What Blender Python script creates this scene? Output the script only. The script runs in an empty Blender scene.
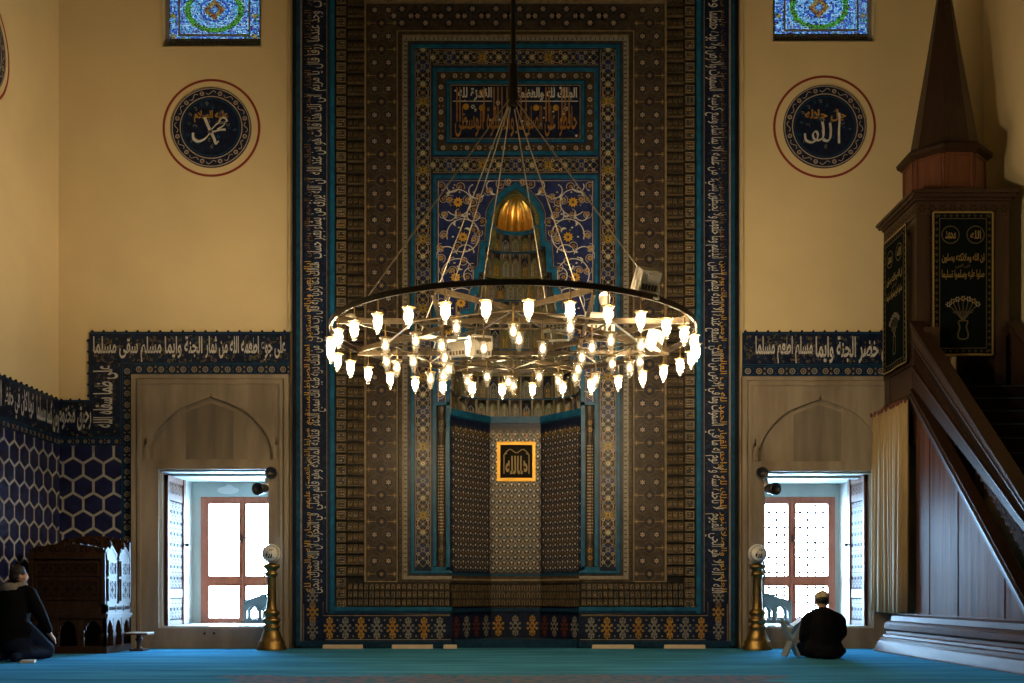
import bpy, bmesh, math, random
from mathutils import Vector, Matrix
R = random.Random(7)
C = bpy.context.scene.collection
PI = math.pi
sin, cos = math.sin, math.cos
FPX, HORIZON, CAMH, YW = 1084.0, 592.0, 0.87, 16.8     # focal length in pixels, horizon row, eye height, qibla wall distance

def P(px, py, Y):
    """a point of the place, from where it shows at distance Y"""
    return Vector(((px - 512) * Y / FPX, Y, CAMH + (HORIZON - py) * Y / FPX))

# ------------------------------------------------------------------ materials
MATS = {}
def mat(name, col, rough=.5, metal=0., var=0., scale=8., bump=0., spec=.5, stretch=(1, 1, 1), col2=None, kind='noise', coat=0.):
    if name in MATS: return MATS[name]
    m = bpy.data.materials.new(name); m.use_nodes = True
    nt = m.node_tree; N, L = nt.nodes, nt.links
    b = N['Principled BSDF']
    b.inputs['Base Color'].default_value = (*col, 1); b.inputs['Roughness'].default_value = rough
    b.inputs['Metallic'].default_value = metal; b.inputs['Specular IOR Level'].default_value = spec
    b.inputs['Coat Weight'].default_value = coat
    if var or bump or col2:
        tc = N.new('ShaderNodeTexCoord'); mp = N.new('ShaderNodeMapping'); mp.inputs['Scale'].default_value = stretch
        L.new(tc.outputs['Object'], mp.inputs['Vector'])
        if kind == 'wave':
            t = N.new('ShaderNodeTexWave'); t.inputs['Scale'].default_value = scale; t.inputs['Distortion'].default_value = 6; t.inputs['Detail'].default_value = 3
            t.inputs['Detail Scale'].default_value = 1.5
        else:
            t = N.new('ShaderNodeTexNoise'); t.inputs['Scale'].default_value = scale; t.inputs['Detail'].default_value = 5
        L.new(mp.outputs[0], t.inputs['Vector'])
        fac = t.outputs['Fac'] if 'Fac' in t.outputs else t.outputs[1]
        if var or col2:
            r = N.new('ShaderNodeValToRGB')
            c2 = col2 or tuple(min(1, c * (1 + var)) for c in col)
            c1 = col if col2 else tuple(c * (1 - var) for c in col)
            r.color_ramp.elements[0].position = .3; r.color_ramp.elements[1].position = .7
            r.color_ramp.elements[0].color = (*c1, 1); r.color_ramp.elements[1].color = (*c2, 1)
            L.new(fac, r.inputs[0]); L.new(r.outputs[0], b.inputs['Base Color'])
        if bump:
            bp = N.new('ShaderNodeBump'); bp.inputs['Strength'].default_value = bump; bp.inputs['Distance'].default_value = .01
            L.new(fac, bp.inputs['Height']); L.new(bp.outputs[0], b.inputs['Normal'])
    MATS[name] = m
    return m

def emit(name, col, strength):
    m = bpy.data.materials.new(name); m.use_nodes = True
    nt = m.node_tree; nt.nodes.clear()
    o = nt.nodes.new('ShaderNodeOutputMaterial'); e = nt.nodes.new('ShaderNodeEmission')
    e.inputs[0].default_value = (*col, 1); e.inputs[1].default_value = strength
    nt.links.new(e.outputs[0], o.inputs[0]); MATS[name] = m
    return m

def seethrough(name, col, transp, trans, rough=.1):
    """thin glass: see-through with some scattering and a glossy skin"""
    m = bpy.data.materials.new(name); m.use_nodes = True
    nt = m.node_tree; N, L = nt.nodes, nt.links; N.clear()
    o = N.new('ShaderNodeOutputMaterial'); a = N.new('ShaderNodeBsdfTransparent'); a.inputs[0].default_value = (*col, 1)
    t = N.new('ShaderNodeBsdfTranslucent'); t.inputs[0].default_value = (*col, 1)
    g = N.new('ShaderNodeBsdfGlossy'); g.inputs['Roughness'].default_value = rough
    m1 = N.new('ShaderNodeMixShader'); m1.inputs[0].default_value = trans
    m2 = N.new('ShaderNodeMixShader'); m2.inputs[0].default_value = 1 - transp - trans if transp + trans < 1 else 0.03
    L.new(a.outputs[0], m1.inputs[1]); L.new(t.outputs[0], m1.inputs[2])
    L.new(m1.outputs[0], m2.inputs[1]); L.new(g.outputs[0], m2.inputs[2]); L.new(m2.outputs[0], o.inputs[0])
    MATS[name] = m
    return m

TS = .35  # tile gloss roughness
navy   = mat('navy_tile', (.006, .011, .034), TS, var=.5, scale=14, spec=.22)
black  = mat('black_tile', (.008, .009, .014), TS, var=.4, scale=10, spec=.22)
dkblue = mat('deep_blue_tile', (.006, .030, .070), TS, var=.4, scale=12, spec=.22)
teal   = mat('teal_tile', (.008, .085, .17), TS, var=.35, scale=9, spec=.22)
dteal  = mat('dark_teal_tile', (.006, .045, .095), TS, var=.35, scale=9, spec=.22)
white  = mat('white_tile', (.50, .48, .44), TS, var=.2, scale=15, spec=.22)
grey   = mat('grey_tile', (.20, .19, .17), TS, var=.25, scale=15, spec=.22)
gold   = mat('yellow_tile', (.34, .19, .035), TS, var=.3, scale=15, spec=.22)
tan    = mat('tan_tile', (.20, .15, .085), TS, var=.3, scale=15, spec=.22)
brown  = mat('brown_tile', (.046, .035, .023), TS, var=.45, scale=12, spec=.22)
hexg   = mat('flower_panel_ground', (.046, .034, .024), TS, var=.4, scale=12, spec=.2)
slate  = mat('slate_tile', (.022, .021, .028), TS, var=.4, scale=12, spec=.2)
brown2 = mat('bronze_brown_tile', (.105, .076, .042), TS, var=.3, scale=12, spec=.2)
brightg = mat('bright_yellow_tile', (.52, .31, .05), TS, var=.2, scale=12, spec=.2)
dbrown = mat('dark_brown_tile', (.013, .011, .009), TS, var=.5, scale=12, spec=.22)
green  = mat('green_tile', (.10, .13, .025), TS, var=.3, scale=15, spec=.22)
pink   = mat('pale_pink_tile', (.36, .30, .25), TS, var=.2, scale=15, spec=.22)
gild   = mat('gilding', (.80, .50, .12), .3, 1.0, var=.15, scale=12)
plaster = mat('cream_plaster', (.62, .49, .27), .9, var=.055, scale=1.1, bump=.05)
plaster2 = mat('cream_plaster_edge', (.56, .44, .24), .9, var=.08, scale=3)
redpaint = mat('red_paint', (.20, .022, .012), .8)
marble = mat('beige_marble', (.175, .135, .09), .5, col2=(.29, .235, .165), scale=1.6, stretch=(3, 3, .5), bump=.05)
marble3 = mat('grey_brown_marble', (.125, .10, .07), .5, col2=(.20, .16, .115), scale=2.2, stretch=(3, 3, .4), bump=.05)
marble2 = mat('pale_marble', (.34, .36, .33), .4, col2=(.46, .48, .44), scale=3, stretch=(1, 1, .4))
wood   = mat('dark_walnut', (.017, .0075, .0045), .42, col2=(.036, .0155, .008), scale=3.0, stretch=(6, 6, .6), bump=.12)
woodp  = mat('plank_walnut', (.040, .015, .008), .42, col2=(.105, .042, .020), scale=2.2, stretch=(5, 5, .35), bump=.5, spec=.012)
woodb = mat('polished_plinth_wood', (.040, .020, .013), .40, col2=(.085, .040, .024), scale=2.5, stretch=(4, .5, 4), bump=.15, spec=.02)
ironw = mat('dark_outer_iron', (.014, .014, .014), .8, spec=.1)
woodband = mat('carved_band_wood', (.020, .010, .006), .7, col2=(.042, .020, .010), scale=4., stretch=(5, 5, .8), spec=.04)
woodr  = mat('red_brown_wood', (.075, .022, .009), .45, col2=(.12, .036, .014), scale=3.0, stretch=(6, 6, .6), bump=.1)
woodk  = mat('carved_brown_wood', (.017, .008, .0045), .5, col2=(.036, .017, .008), scale=4.0, stretch=(5, 5, .8), bump=.1, spec=.15)
woods  = mat('shutter_wood', (.075, .032, .016), .5, col2=(.11, .05, .026), scale=4.0, stretch=(5, 5, .8), bump=.08, spec=.12)
woodc  = mat('window_wood', (.25, .055, .022), .45, col2=(.34, .085, .035), scale=4.0, stretch=(5, 5, .8), bump=.05)
darkw  = mat('carving_ground', (.010, .006, .004), .9, spec=.1)
iron   = mat('dark_iron', (.030, .022, .015), .45, .6, var=.3, scale=20)
bronze = mat('bronze_beam', (.10, .075, .045), .42, .7, var=.3, scale=15)
brass  = mat('brass', (.22, .145, .05), .40, 1.0, var=.25, scale=12)
chrome = mat('steel_rod', (.40, .34, .25), .4, .8)
bulbm  = emit('lit_bulb', (1., .76, .46), 430.)
bulbd  = emit('dim_lit_bulb', (1., .80, .52), 2.6)
glassm = seethrough('lamp_glass', (.99, .95, .86), .78, .13, .12)
pane   = seethrough('window_glass', (.97, .99, 1.), .97, .0, .02)
plasticw = mat('cream_enamel', (.72, .68, .58), .45)
plasticb = mat('black_plastic', (.012, .012, .013), .4)
whitep = mat('white_porcelain', (.62, .61, .57), .3)
greyw  = mat('grey_painted_wood', (.20, .24, .24), .5, var=.15, scale=6)
batten = mat('cream_batten', (.46, .40, .30), .6, var=.1, scale=6)
skin   = mat('skin', (.36, .19, .125), .55, var=.08, scale=20)
hairm  = mat('black_hair', (.008, .006, .005), .6, bump=.3, scale=60)
jacket = mat('black_jacket_cloth', (.003, .003, .004), .9, bump=.3, scale=40, spec=.08)
coatm  = mat('dark_coat_cloth', (.003, .003, .0045), .9, bump=.3, scale=40, spec=.08)
jeans  = mat('navy_jeans', (.006, .011, .028), .9, var=.3, scale=60, spec=.08)
hoodm  = mat('grey_hood_cloth', (.19, .165, .14), .9, var=.2, scale=40, bump=.4)
capm   = mat('beige_knit_cap', (.42, .33, .19), .9, var=.15, scale=60, bump=.5)
paper  = mat('paper', (.60, .58, .52), .7)
curt   = mat('ochre_curtain_cloth', (.25, .17, .07), .85, var=.12, scale=8, stretch=(1, 1, .2))
fringe = mat('dark_red_fringe', (.10, .025, .015), .9)
cobalt = mat('cobalt_tile', (.015, .024, .095), TS, var=.4, scale=12, spec=.22)
rblack = mat('dull_black', (.012, .010, .008), .9, spec=.1)
velvet = mat('dark_green_velvet', (.0025, .0045, .004), 1., var=.3, scale=30, spec=.05)
gframe = mat('gilded_frame', (.46, .27, .05), .45, 1.0)
gthread = mat('gold_thread', (.22, .155, .055), .5, .3)
dthread = mat('dull_gold_thread', (.06, .047, .022), .6, .2)

# carpet: teal prayer rows with darker bands
def carpet_mat():
    m = bpy.data.materials.new('teal_carpet'); m.use_nodes = True
    N, L = m.node_tree.nodes, m.node_tree.links; b = N['Principled BSDF']
    tc = N.new('ShaderNodeTexCoord'); sp = N.new('ShaderNodeSeparateXYZ'); L.new(tc.outputs['Object'], sp.inputs[0])
    def noise(scale, st, detail=4):
        mp = N.new('ShaderNodeMapping'); mp.inputs['Scale'].default_value = st; L.new(tc.outputs['Object'], mp.inputs['Vector'])
        n = N.new('ShaderNodeTexNoise'); n.inputs['Scale'].default_value = scale; n.inputs['Detail'].default_value = detail
        L.new(mp.outputs[0], n.inputs['Vector']); return n.outputs[0]
    n1 = noise(1.2, (.5, 2.2, 1)); n2 = noise(40, (1, 1, 1), 2)
    r1 = N.new('ShaderNodeValToRGB'); L.new(n1, r1.inputs[0])
    r1.color_ramp.elements[0].position = .32; r1.color_ramp.elements[1].position = .68
    r1.color_ramp.elements[0].color = (.032, .150, .26, 1); r1.color_ramp.elements[1].color = (.062, .27, .45, 1)
    # dark woven rows every 1.2 m
    md = N.new('ShaderNodeMath'); md.operation = 'PINGPONG'; md.inputs[1].default_value = .6; L.new(sp.outputs['Y'], md.inputs[0])
    lt = N.new('ShaderNodeMath'); lt.operation = 'LESS_THAN'; lt.inputs[1].default_value = .03; L.new(md.outputs[0], lt.inputs[0])
    mx = N.new('ShaderNodeMix'); mx.data_type = 'RGBA'; L.new(lt.outputs[0], mx.inputs['Factor']); L.new(r1.outputs[0], mx.inputs['A'])
    mx.inputs['B'].default_value = (.025, .12, .20, 1)
    # a rosy patterned runner nearer the middle of the hall
    ty = N.new('ShaderNodeMath'); ty.operation = 'LESS_THAN'; ty.inputs[1].default_value = 12.0; yb_ = N.new('ShaderNodeMath'); yb_.operation = 'MULTIPLY_ADD'; yb_.inputs[1].default_value = 1.4; L.new(n1, yb_.inputs[0]); L.new(sp.outputs['Y'], yb_.inputs[2]); L.new(yb_.outputs[0], ty.inputs[0])
    wv = noise(9, (1, 1, 1), 3); r2 = N.new('ShaderNodeValToRGB'); L.new(wv, r2.inputs[0])
    r2.color_ramp.elements[0].position = .42; r2.color_ramp.elements[1].position = .56
    r2.color_ramp.elements[0].color = (.05, .13, .20, 1); r2.color_ramp.elements[1].color = (.17, .14, .17, 1)
    ax = N.new('ShaderNodeMath'); ax.operation = 'ABSOLUTE'; L.new(sp.outputs['X'], ax.inputs[0])
    wb = N.new('ShaderNodeMath'); wb.operation = 'MULTIPLY_ADD'; wb.inputs[1].default_value = 1.6; L.new(n1, wb.inputs[0]); L.new(ax.outputs[0], wb.inputs[2])
    lx = N.new('ShaderNodeMath'); lx.operation = 'LESS_THAN'; lx.inputs[1].default_value = 3.5; L.new(wb.outputs[0], lx.inputs[0])
    an = N.new('ShaderNodeMath'); an.operation = 'MULTIPLY'; L.new(ty.outputs[0], an.inputs[0]); L.new(lx.outputs[0], an.inputs[1])
    m2 = N.new('ShaderNodeMix'); m2.data_type = 'RGBA'; L.new(an.outputs[0], m2.inputs['Factor']); L.new(mx.outputs['Result'], m2.inputs['A']); L.new(r2.outputs[0], m2.inputs['B'])
    L.new(m2.outputs['Result'], b.inputs['Base Color'])
    b.inputs['Roughness'].default_value = .7; b.inputs['Specular IOR Level'].default_value = .0; b.inputs['Specular Tint'].default_value = (.12, .62, 1, 1)
    b.inputs['Sheen Weight'].default_value = .12; b.inputs['Sheen Roughness'].default_value = .35; b.inputs['Sheen Tint'].default_value = (.10, .58, 1, 1)
    bp = N.new('ShaderNodeBump'); bp.inputs['Strength'].default_value = .35; bp.inputs['Distance'].default_value = .01; L.new(n2, bp.inputs['Height']); L.new(bp.outputs[0], b.inputs['Normal'])
    return m
carpet = carpet_mat()

# ------------------------------------------------------------------ mesh building
class MB:
    def __init__(s): s.v = []; s.f = []; s.fm = []; s.ms = []; s.sm = []
    def mi(s, m):
        if m not in s.ms: s.ms.append(m)
        return s.ms.index(m)
    def add(s, vs, fs, m, smooth=False):
        o = len(s.v); s.v.extend(tuple(v) for v in vs); k = s.mi(m)
        for f in fs: s.f.append([i + o for i in f]); s.fm.append(k); s.sm.append(smooth)
    def box(s, x0, x1, y0, y1, z0, z1, m, M=None):
        vs = [Vector((x, y, z)) for z in (z0, z1) for y in (y0, y1) for x in (x0, x1)]
        if M: vs = [M @ v for v in vs]
        s.add(vs, [(0, 2, 3, 1), (4, 5, 7, 6), (0, 1, 5, 4), (2, 6, 7, 3), (0, 4, 6, 2), (1, 3, 7, 5)], m)
    def prism(s, pts, a, b, m, axis='y', smooth=False):
        """outline in the two other axes, pushed from a to b along axis"""
        n = len(pts)
        def q(p, t): return {'y': (p[0], t, p[1]), 'x': (t, p[0], p[1]), 'z': (p[0], p[1], t)}[axis]
        vs = [q(p, a) for p in pts] + [q(p, b) for p in pts]
        s.add(vs, [list(range(n))[::-1], list(range(n, 2 * n))], m)
        s.add(vs, [(i, (i + 1) % n, n + (i + 1) % n, n + i) for i in range(n)], m, smooth)
    def lathe(s, prof, m, c=(0, 0, 0), n=20, a0=0, a1=2 * PI, smooth=True, M=None, rf=None):
        full = abs(a1 - a0 - 2 * PI) < 1e-6; k = n if full else n + 1
        vs = []
        for r, z in prof:
            for i in range(k):
                a = a0 + (a1 - a0) * i / n; rr = r * (rf(a) if rf else 1)
                p = Vector((rr * cos(a), rr * sin(a), z))
                if M: p = M @ p
                vs.append(p + Vector(c))
        fs = []
        for j in range(len(prof) - 1):
            for i in range(n):
                i2 = (i + 1) % k
                fs.append((j * k + i, j * k + i2, (j + 1) * k + i2, (j + 1) * k + i))
        s.add(vs, fs, m, smooth)
    def tube(s, pts, r, m, n=8, cap=True, smooth=True):
        pts = [Vector(p) for p in pts]; vs = []; L = len(pts)
        rs = r if isinstance(r, (list, tuple)) else [r] * L
        up = None
        for i, p in enumerate(pts):
            d = (pts[min(i + 1, L - 1)] - pts[max(i - 1, 0)]).normalized()
            if up is None: up = Vector((0, 0, 1)) if abs(d.z) < .9 else Vector((0, 1, 0))
            a = d.cross(up).normalized(); b = a.cross(d).normalized(); up = b
            for k in range(n):
                t = 2 * PI * k / n; vs.append(p + (a * cos(t) + b * sin(t)) * rs[i])
        fs = [(i * n + k, i * n + (k + 1) % n, (i + 1) * n + (k + 1) % n, (i + 1) * n + k) for i in range(L - 1) for k in range(n)]
        s.add(vs, fs, m, smooth)
        if cap: s.add(vs, [list(range(n)), list(range((L - 1) * n, L * n))], m)
    def bar(s, a, b, w, h, m):
        """flat bar from a to b, w across, h high"""
        a, b = Vector(a), Vector(b); d = (b - a).normalized(); up = Vector((0, 0, 1))
        if abs(d.z) > .98: up = Vector((0, 1, 0))
        x = d.cross(up).normalized() * w / 2; y = x.cross(d).normalized() * h / 2
        vs = [p + i * x + j * y for p in (a, b) for i in (-1, 1) for j in (-1, 1)]
        s.add(vs, [(0, 1, 3, 2), (4, 6, 7, 5), (0, 4, 5, 1), (2, 3, 7, 6), (0, 2, 6, 4), (1, 5, 7, 3)], m)
    def ellipsoid(s, c, rx, ry, rz, m, nu=16, nv=10, M=None):
        vs = []; fs = []
        for j in range(nv + 1):
            t = PI * j / nv
            for i in range(nu):
                a = 2 * PI * i / nu
                p = Vector((rx * sin(t) * cos(a), ry * sin(t) * sin(a), rz * cos(t)))
                if M: p = M @ p
                vs.append(p + Vector(c))
        for j in range(nv):
            for i in range(nu): fs.append((j * nu + i, j * nu + (i + 1) % nu, (j + 1) * nu + (i + 1) % nu, (j + 1) * nu + i))
        s.add(vs, fs, m, True)
    def build(s, name, parent=None, loc=None):
        me = bpy.data.meshes.new(name); me.from_pydata(s.v, [], s.f)
        for m in s.ms: me.materials.append(m)
        me.polygons.foreach_set('material_index', s.fm); me.polygons.foreach_set('use_smooth', s.sm)
        me.update()
        o = bpy.data.objects.new(name, me); C.objects.link(o)
        if parent: o.parent = parent
        if loc: o.location = loc
        return o

def tag(o, label=None, cat=None, group=None, kind=None):
    if label: o['label'] = label
    if cat: o['category'] = cat
    if group: o['group'] = group
    if kind: o['kind'] = kind
    return o
def empty(name, label=None, cat=None, loc=(0, 0, 0), group=None, kind=None):
    o = bpy.data.objects.new(name, None); C.objects.link(o); o.location = loc; o.empty_display_size = .1
    return tag(o, label, cat, group, kind)
def dup(o, parent=None):
    c = o.copy(); C.objects.link(c)
    if parent: c.parent = parent
    for ch in list(o.children): dup(ch, c)
    return c

# ---- pattern drawing on a surface: F(u, v, h) -> point
def wallF(Y): 
    k = Y / FPX
    return lambda u, v, h=0.: ((u - 512) * k, Y - h, CAMH + (HORIZON - v) * k)
def frameF(o, u, v, n):
    o, u, v, n = map(Vector, (o, u, v, n))
    return lambda a, b, h=0.: o + u * a + v * b + n * h
def quad(mb, F, u0, v0, u1, v1, h, m): mb.add([F(u0, v0, h), F(u1, v0, h), F(u1, v1, h), F(u0, v1, h)], [(0, 1, 2, 3)], m)
def slab(mb, F, u0, v0, u1, v1, h0, h1, m):
    vs = [F(u, v, h) for h in (h0, h1) for (u, v) in ((u0, v0), (u1, v0), (u1, v1), (u0, v1))]
    mb.add(vs, [(4, 5, 6, 7), (0, 1, 5, 4), (1, 2, 6, 5), (2, 3, 7, 6), (3, 0, 4, 7), (3, 2, 1, 0)], m)
def poly(mb, F, pts, h, m): mb.add([F(u, v, h) for u, v in pts], [list(range(len(pts)))], m)
def disc(mb, F, cu, cv, r, h, m, n=8, a0=0., ry=None):
    poly(mb, F, [(cu + r * cos(a0 + 2 * PI * i / n), cv + (ry or r) * sin(a0 + 2 * PI * i / n)) for i in range(n)], h, m)
def ring(mb, F, cu, cv, r0, r1, h, m, n=12):
    vs = [F(cu + r * cos(2 * PI * i / n), cv + r * sin(2 * PI * i / n), h) for r in (r0, r1) for i in range(n)]
    mb.add(vs, [(i, (i + 1) % n, n + (i + 1) % n, n + i) for i in range(n)], m)
def rosette(mb, F, cu, cv, r, n, h, mp, mc, a0=0.):
    for i in range(n):
        a = a0 + 2 * PI * i / n; w = 2.2 / n
        poly(mb, F, [(cu, cv), (cu + .65 * r * cos(a - w), cv + .65 * r * sin(a - w)), (cu + r * cos(a), cv + r * sin(a)), (cu + .65 * r * cos(a + w), cv + .65 * r * sin(a + w))], h, mp)
    disc(mb, F, cu, cv, r * .33, h + .0012, mc, 6)
def stroke(mb, F, pts, w, h, m, closed=False, nib=None):
    """ribbon along pts; w a number or one per point; nib = (angle, thin) for a broad pen"""
    n = len(pts); L = []; Rr = []
    for i, (u, v) in enumerate(pts):
        a = pts[(i - 1) % n] if closed or i > 0 else pts[i]; b = pts[(i + 1) % n] if closed or i < n - 1 else pts[i]
        du, dv = b[0] - a[0], b[1] - a[1]; l = math.hypot(du, dv) or 1; du /= l; dv /= l
        ww = w[i] if isinstance(w, (list, tuple)) else w
        if nib:
            ww *= nib[1] + (1 - nib[1]) * abs(sin(math.atan2(dv, du) - nib[0]))
        L.append((u - dv * ww / 2, v + du * ww / 2)); Rr.append((u + dv * ww / 2, v - du * ww / 2))
    vs = [F(u, v, h) for u, v in L] + [F(u, v, h) for u, v in Rr]
    k = n if closed else n - 1
    mb.add(vs, [(i, (i + 1) % n, n + (i + 1) % n, n + i) for i in range(k)], m)
def spline(pts, k=6):
    out = []; n = len(pts)
    for i in range(n - 1):
        p0, p1, p2, p3 = pts[max(i - 1, 0)], pts[i], pts[i + 1], pts[min(i + 2, n - 1)]
        for j in range(k):
            t = j / k
            out.append(tuple(.5 * (2 * p1[d] + (p2[d] - p0[d]) * t + (2 * p0[d] - 5 * p1[d] + 4 * p2[d] - p3[d]) * t * t + (3 * p1[d] - p0[d] - 3 * p2[d] + p3[d]) * t ** 3) for d in (0, 1)))
    out.append(tuple(pts[-1])); return out
def arc(cu, cv, r, a0, a1, n=14, grow=0.): return [(cu + (r + grow * i / n) * cos(a0 + (a1 - a0) * i / n), cv + (r + grow * i / n) * sin(a0 + (a1 - a0) * i / n)) for i in range(n + 1)]
def frame_rect(mb, F, u0, v0, u1, v1, w, h0, h1, m):
    """four slabs round a rectangle, w wide, inside it"""
    su = 1 if u1 > u0 else -1; sv = 1 if v1 > v0 else -1
    slab(mb, F, u0, v0, u0 + su * w, v1, h0, h1, m); slab(mb, F, u1 - su * w, v0, u1, v1, h0, h1, m)
    slab(mb, F, u0 + su * w, v0, u1 - su * w, v0 + sv * w, h0, h1, m); slab(mb, F, u0 + su * w, v1 - sv * w, u1 - su * w, v1, h0, h1, m)

# ---- Arabic lettering
_B = {}
def _ar():
    base = 'ء1 آ2 أ2 ؤ2 إ2 ئ4 ا2 ب4 ة2 ت4 ث4 ج4 ح4 خ4 د2 ذ2 ر2 ز2 س4 ش4 ص4 ض4 ط4 ظ4 ع4 غ4'.split(); c = 0xFE80
    for e in base: _B[e[0]] = (c, int(e[1:])); c += int(e[1:])
    c = 0xFED1
    for e in 'ف4 ق4 ك4 ل4 م4 ن4 ه4 و2 ى2 ي4'.split(): _B[e[0]] = (c, int(e[1:])); c += int(e[1:])
_ar()
def shape(s):
    out = []; i = 0; prev = False
    while i < len(s):
        ch = s[i]
        if ch not in _B: out.append(ch); prev = False; i += 1; continue
        nx = s[i + 1] if i + 1 < len(s) else ' '
        if ch == 'ل' and nx in 'اأإآ':
            b = {'آ': 0xFEF5, 'أ': 0xFEF7, 'إ': 0xFEF9, 'ا': 0xFEFB}[nx]
            out.append(chr(b + (1 if prev else 0))); prev = False; i += 2; continue
        b, k = _B[ch]; joins = k == 4 and nx in _B and nx != 'ء'
        out.append(chr(b + (0 if k == 1 else (3 if joins else 1) if prev else (2 if joins else 0)))); prev = joins; i += 1
    return ''.join(out[::-1])
_TC = {}
def glyphs(s, bold=.0, res=2):
    k = (s, bold)
    if k in _TC: return _TC[k]
    cu = bpy.data.curves.new('lettering', 'FONT'); cu.body = s; cu.size = 1; cu.resolution_u = res; cu.offset = bold; cu.fill_mode = 'FRONT'
    o = bpy.data.objects.new('lettering', cu); C.objects.link(o)
    dg = bpy.context.evaluated_depsgraph_get(); dg.update()
    me = bpy.data.meshes.new_from_object(o.evaluated_get(dg))
    vs = [(v.co.x, v.co.y) for v in me.vertices]; fs = [list(p.vertices) for p in me.polygons]
    bpy.data.objects.remove(o); bpy.data.curves.remove(cu); bpy.data.meshes.remove(me)
    xs = [v[0] for v in vs]; ys = [v[1] for v in vs]
    _TC[k] = (vs, fs, min(xs), max(xs), min(ys), max(ys))
    return _TC[k]
def write(mb, F, text, u0, u1, v0, v1, h, m, bold=.018, T=None, arabic=True):
    """fit the line into u0..u1 (left to right) and v0 (foot) .. v1 (top); T turns (u, v) afterwards"""
    vs, fs, a, b, c, d = glyphs(shape(text) if arabic else text, bold)
    q = []
    for x, y in vs:
        u = u0 + (x - a) / (b - a) * (u1 - u0); v = v0 + (y - c) / (d - c) * (v1 - v0)
        if T: u, v = T(u, v)
        q.append(F(u, v, h))
    mb.add(q, fs, m)
KURSI = ['الله لا اله الا هو الحي القيوم', 'لا تاخذه سنة ولا نوم له ما في', 'السموات وما في الارض من ذا الذي', 'يشفع عنده الا باذنه يعلم ما بين',
         'ايديهم وما خلفهم ولا يحيطون بشيء', 'من علمه الا بما شاء وسع كرسيه', 'السموات والارض ولا يوده حفظهما', 'وهو العلي العظيم']
MIH = ['كلما دخل عليها زكريا المحراب', 'وجد عندها رزقا قال يا مريم', 'انى لك هذا قالت هو من عند الله', 'ان الله يرزق من يشاء بغير حساب',
       'هنالك دعا زكريا ربه قال رب هب لي', 'من لدنك ذرية طيبة انك سميع الدعاء', 'فنادته الملائكة وهو قائم يصلي', 'في المحراب ان الله يبشرك بيحيى']
# ------------------------------------------------------------------ the room
YB = 16.86; W = wallF(YB); KB = YB / FPX
XL, XR, ZC, YT, YREAR = -7.05, 7.33, 13.6, 18.75, -3.0
def wx(u): return (u - 512) * KB
def wz(v): return CAMH + (HORIZON - v) * KB
def S(o): o['kind'] = 'structure'; return o
m = MB(); m.box(XL - .4, XR + .4, YREAR, YT, -.3, 0, carpet); S(m.build('floor'))
m = MB(); m.box(XL - .4, XR + .4, YREAR, YT, ZC, ZC + .3, plaster); S(m.build('ceiling'))
m = MB(); m.box(XL - .4, XL, YREAR, YT, 0, ZC, plaster); S(m.build('wall_left'))
m = MB(); m.box(XR, XR + .4, YREAR, YT, 0, ZC, plaster); S(m.build('wall_right'))
m = MB(); m.box(XL - .4, XR + .4, YREAR - .3, YREAR, 0, ZC, plaster); S(m.build('wall_rear'))
WIN = [(160, 470, 270, 628), (763, 472, 872, 628)]; STAIN = [(162, -130, 262, 47.5), (772, -130, 875, 42.5)]
MT = -76.   # top row of the mihrab
def wall_piece(mb, u0, u1, holes, ya, yb):
    us = sorted({u0, u1, *[h[0] for h in holes], *[h[2] for h in holes]}); vtop = HORIZON - (ZC - CAMH) / KB; vbot = HORIZON + CAMH / KB
    vs = sorted({vtop, vbot, *[h[1] for h in holes], *[h[3] for h in holes]})
    for i in range(len(us) - 1):
        for j in range(len(vs) - 1):
            cu, cv = (us[i] + us[i + 1]) / 2, (vs[j] + vs[j + 1]) / 2
            if any(h[0] < cu < h[2] and h[1] < cv < h[3] for h in holes): continue
            mb.box(wx(us[i]), wx(us[i + 1]), ya, yb, wz(vs[j + 1]), wz(vs[j]), plaster)
m = MB()
uL, uR = 512 + XL / KB, 512 + XR / KB
# the openings of the coloured windows widen towards the outside
wall_piece(m, uL, 293, [WIN[0], STAIN[0]], YB, 17.12); wall_piece(m, 738, uR, [WIN[1], STAIN[1]], YB, 17.12)
wall_piece(m, uL, 293, [WIN[0], (90, -215, 285, 30)], 17.12, YT); wall_piece(m, 738, uR, [WIN[1], (746, -215, 955, 25)], 17.12, YT)
m.box(wx(293), wx(738), 18.1, YT, 0, ZC, plaster); m.box(wx(293), wx(738), YB, 18.1, wz(MT), ZC, plaster)
# plain plaster returns beside the tiled front
slab(m, W, 288.5, -150, 293, 332, 0, .035, plaster2); slab(m, W, 738, -150, 743, 332, 0, .035, plaster2)
S(m.build('wall_back'))

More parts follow.
